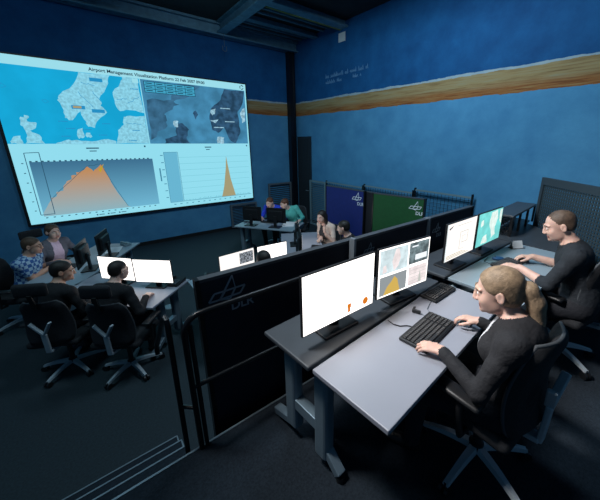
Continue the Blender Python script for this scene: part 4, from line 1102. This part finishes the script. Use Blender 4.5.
office_chair('dark chair under the person hidden behind navy partition', (1.45, 2.66, 0), 0, first=ch)

person('person', 'seated person with blonde ponytail in black jacket typing at nearest platform desk', (1.43, .345, PZ), R(8), dict(
    vox=.0045, fem=True, seat=.48, lean=-5, lean2=6, hyaw=14, hpitch=14, neck=30, shirt=M['jacket'], hair='pony', hair_mat=HB_['blonde'], inner=(.016, .022, .40, -.065), inner_mat=M['white_lining'], collar=.012,
    Lhand=(1.215, .665, ZD + .045), Rhand=(1.61, .665, ZD + .05), Rhand_curl=.45, Lhand_dir=A(-.10, 1, -.12), Rhand_dir=A(-.05, 1, -.15), scale=.89))
person('person', 'seated person with cropped hair in dark sweater typing at far platform desk', (2.83, .33, PZ), R(14), dict(
    vox=.0045, lean=10, lean2=20, hyaw=12, hpitch=20, neck=22, scale=.96, shirt=M['sweater'], hair='crop', hair_mat=HB_['crop'], sleeve='elbow', collar=.012,
    Lhand=(2.665, .80, ZD + .05), Rhand=(2.975, .80, ZD + .055), Rhand_curl=.5))
pR = FL + u * 1.22 - v * .18; pL = FL + u * .60 - v * .24
person('person', 'seated person with glasses in black top, back towards us, before lit white monitors', (pR.x, pR.y, 0), ang_l, dict(
    vox=.008, scale=.95, seat=.48, lean=14, lean2=24, hpitch=10, neck=20, shirt=M['black_shirt'], hair='crop', hair_mat=HB_['dark'], glasses=True, collar=.012, hyaw=-10,
    Lhand=at_l(1.10, .22, DZ + .04), Rhand=at_l(1.42, .22, DZ + .04)))
person('person', 'seated person with short dark hair in black top looking right, lower desk', (pL.x, pL.y, 0), ang_l, dict(
    vox=.008, scale=.94, seat=.475, lean=10, lean2=22, hyaw=-48, hpitch=8, neck=18, shirt=M['black_shirt'], hair='short', hair_mat=HB_['dark'], collar=.012, skin=M['skin_tan'],
    Lhand=at_l(.44, .14, DZ + .04), Rhand=at_l(.74, .16, DZ + .05)))
pb2 = fl_pt(4.28, -3.68); pw2 = fl_pt(4.88, -3.74)
person('person', 'seated person with glasses in blue checked shirt typing at far left desk', (pb2.x, pb2.y, 0), R(-118), dict(
    vox=.008, scale=.96, seat=.48, lean=8, lean2=16, hyaw=8, hpitch=6, neck=14, shirt=checked, sleeve='short', hair='short', hair_mat=HB_['brown'], glasses=True, collar=.014, skin=M['skin_tan'],
    Lhand=(-.43, 5.80, DZ + .05), Rhand=(-.52, 5.58, DZ + .05), Lhand_dir=A(.1, 1, -.1)))
person('person', 'seated person in grey cardigan over pink shirt beside man in blue check', (pw2.x, pw2.y, 0), R(-150), dict(
    vox=.008, fem=True, fat=1.12, lean=8, lean2=16, hyaw=2, hpitch=4, neck=14, shirt=M['cardigan'], hair='pony', hair_mat=HB_['brown'], inner=(.05, .085, .36), inner_mat=M['tee'],
    tail=[(0, -.105, .015), (0, -.12, .0), (0, -.115, -.03), (0, -.11, -.05), (0, -.10, -.07)], Lhand=(-.18, 5.90, DZ + .06), Rhand=(-.42, 5.72, DZ + .05)))
pbb = Vector((2.403, 6.219)) + tbk * .52 + nb * 1.10; pgg = Vector((2.403, 6.219)) + tbk * 1.08 + nb * 1.04; ar = math.atan2(.82, -.57)
person('person', 'seated person in bright blue shirt behind the black monitors of the back desk', (pbb.x, pbb.y, 0), ar, dict(
    vox=.009, lean=14, lean2=32, hpitch=14, hyaw=-6, neck=34, shirt=M['bright_blue'], hair='short', hair_mat=HB_['red'], collar=.012,
    Lhand=tuple(Vector((2.403, 6.219)) + tbk * .72 + nb * .58) + (DZ + .05,), Rhand=tuple(Vector((2.403, 6.219)) + tbk * .36 + nb * .58) + (DZ + .05,)))
person('person', 'seated person in teal top and jeans leaning over right end of back desk', (pgg.x, pgg.y, 0), ar, dict(
    vox=.009, lean=14, lean2=30, hpitch=14, hyaw=-40, side=15, neck=30, shirt=M['teal'], pants=M['jeans'], hair='short', hair_mat=HB_['red'], collar=.016, shoe=M['shoe_pale'],
    Lhand=tuple(Vector((2.403, 6.219)) + tbk * 1.30 + nb * .60) + (DZ + .05,), Rhand=tuple(Vector((2.403, 6.219)) + tbk * .92 + nb * .58) + (DZ + .05,)))
pcw = Vector((3.48, 4.18)); pcm = Vector((3.30, 3.30)); rc2 = math.atan2(uc.y, uc.x)
person('person', 'seated person with long brown hair resting chin on hand at white centre desk', (pcw.x, pcw.y, 0), rc2 + R(35), dict(
    vox=.009, fem=True, lean=8, lean2=18, hpitch=8, hyaw=15, neck=22, shirt=M['pale_top'], sleeve='short', hair='long', hair_mat=HB_['dark'], inner=(.07, .08, .3), inner_mat=M['pattern'],
    Rhand=(3.18, 4.12, DZ + .06), Lhand=(3.22, 4.02, DZ + .30), Lhand_dir=A(.1, .1, 1), Lhand_n=(0, 1, 0), Lhand_curl=.7))
person('person', 'seated person in dark clothes with dark hair before the blue board', (pcm.x, pcm.y, 0), rc2, dict(
    vox=.009, scale=.98, seat=.50, lean=8, lean2=18, hpitch=10, hyaw=-25, neck=18, shirt=M['black_shirt'], hair='short', hair_mat=HB_['dark'], collar=.012,
    Lhand=(2.84, 3.50, DZ + .05), Rhand=(2.96, 3.74, DZ + .05)))
person('person', 'seated person hidden behind navy partition, only dark hair showing', (1.44, 2.74, 0), 0, dict(
    vox=.009, lean=8, lean2=16, hpitch=6, neck=16, shirt=M['black_shirt'], hair='short', hair_mat=HB_['dark'], collar=.012,
    Lhand=(1.28, 3.18, DZ + .05), Rhand=(1.60, 3.18, DZ + .05)))

# ------------------------------------------------------------------ light
w = bpy.data.worlds.new('World'); S.world = w; w.use_nodes = True
bg_ = w.node_tree.nodes['Background']; bg_.inputs[0].default_value = (.20, .55, 1.0, 1); bg_.inputs[1].default_value = .10
def area(name, loc, target, size, energy, color, spread=None):
    l = bpy.data.lights.new(name, 'AREA'); l.energy = energy; l.color = color; l.size = size
    if spread: l.spread = R(spread)
    o = bpy.data.objects.new(name, l); COL.objects.link(o); o.location = loc
    o.rotation_euler = (Vector(target) - Vector(loc)).to_track_quat('-Z', 'Y').to_euler(); return o
area('fill_light', (2.2, 2.6, 5.25), (5.5, 3.4, 1.6), 1.0, 190, (.66, .86, 1.0))  # added wash that brightens the right wall, no visible fixture
area('fill_light', (-1.0, 3.5, 5.25), (1.0, 5.0, 0), 1.4, 66, (.55, .85, 1.0))  # added fill over the left floor and back wall, unseen source
area('fill_light', (-.3, 2.0, 4.6), (2.0, .5, 1.9), .5, 36, (1.0, .95, .92), 75)  # added fill from camera left, brightens faces on the platform

# ------------------------------------------------------------------ camera
cam = bpy.data.cameras.new('camera'); co = bpy.data.objects.new('camera', cam); COL.objects.link(co)
yaw, pitch, roll = R(50.1927), R(-16.4196), R(.1711)
fw = Vector((math.cos(yaw) * math.cos(pitch), math.sin(yaw) * math.cos(pitch), math.sin(pitch)))
rt = fw.cross(Vector((0, 0, 1))).normalized(); up = rt.cross(fw)
r2 = rt * math.cos(roll) + up * math.sin(roll); u2_ = -rt * math.sin(roll) + up * math.cos(roll)
co.matrix_world = Matrix(((r2.x, u2_.x, -fw.x, 0), (r2.y, u2_.y, -fw.y, 0), (r2.z, u2_.z, -fw.z, 2.55), (0, 0, 0, 1)))
cam.sensor_width = 36; cam.sensor_fit = 'HORIZONTAL'; cam.lens = 294.63 / 600 * 36
cam.shift_x = -(329.76 - 300) / 600; cam.shift_y = -(250 - 228.49) / 600
cam.clip_start = .02
S.camera = co
S.view_settings.view_transform = 'Standard'; S.view_settings.look = 'None'; S.view_settings.exposure = 0.0; S.view_settings.gamma = 1; S.view_settings.use_curve_mapping = False
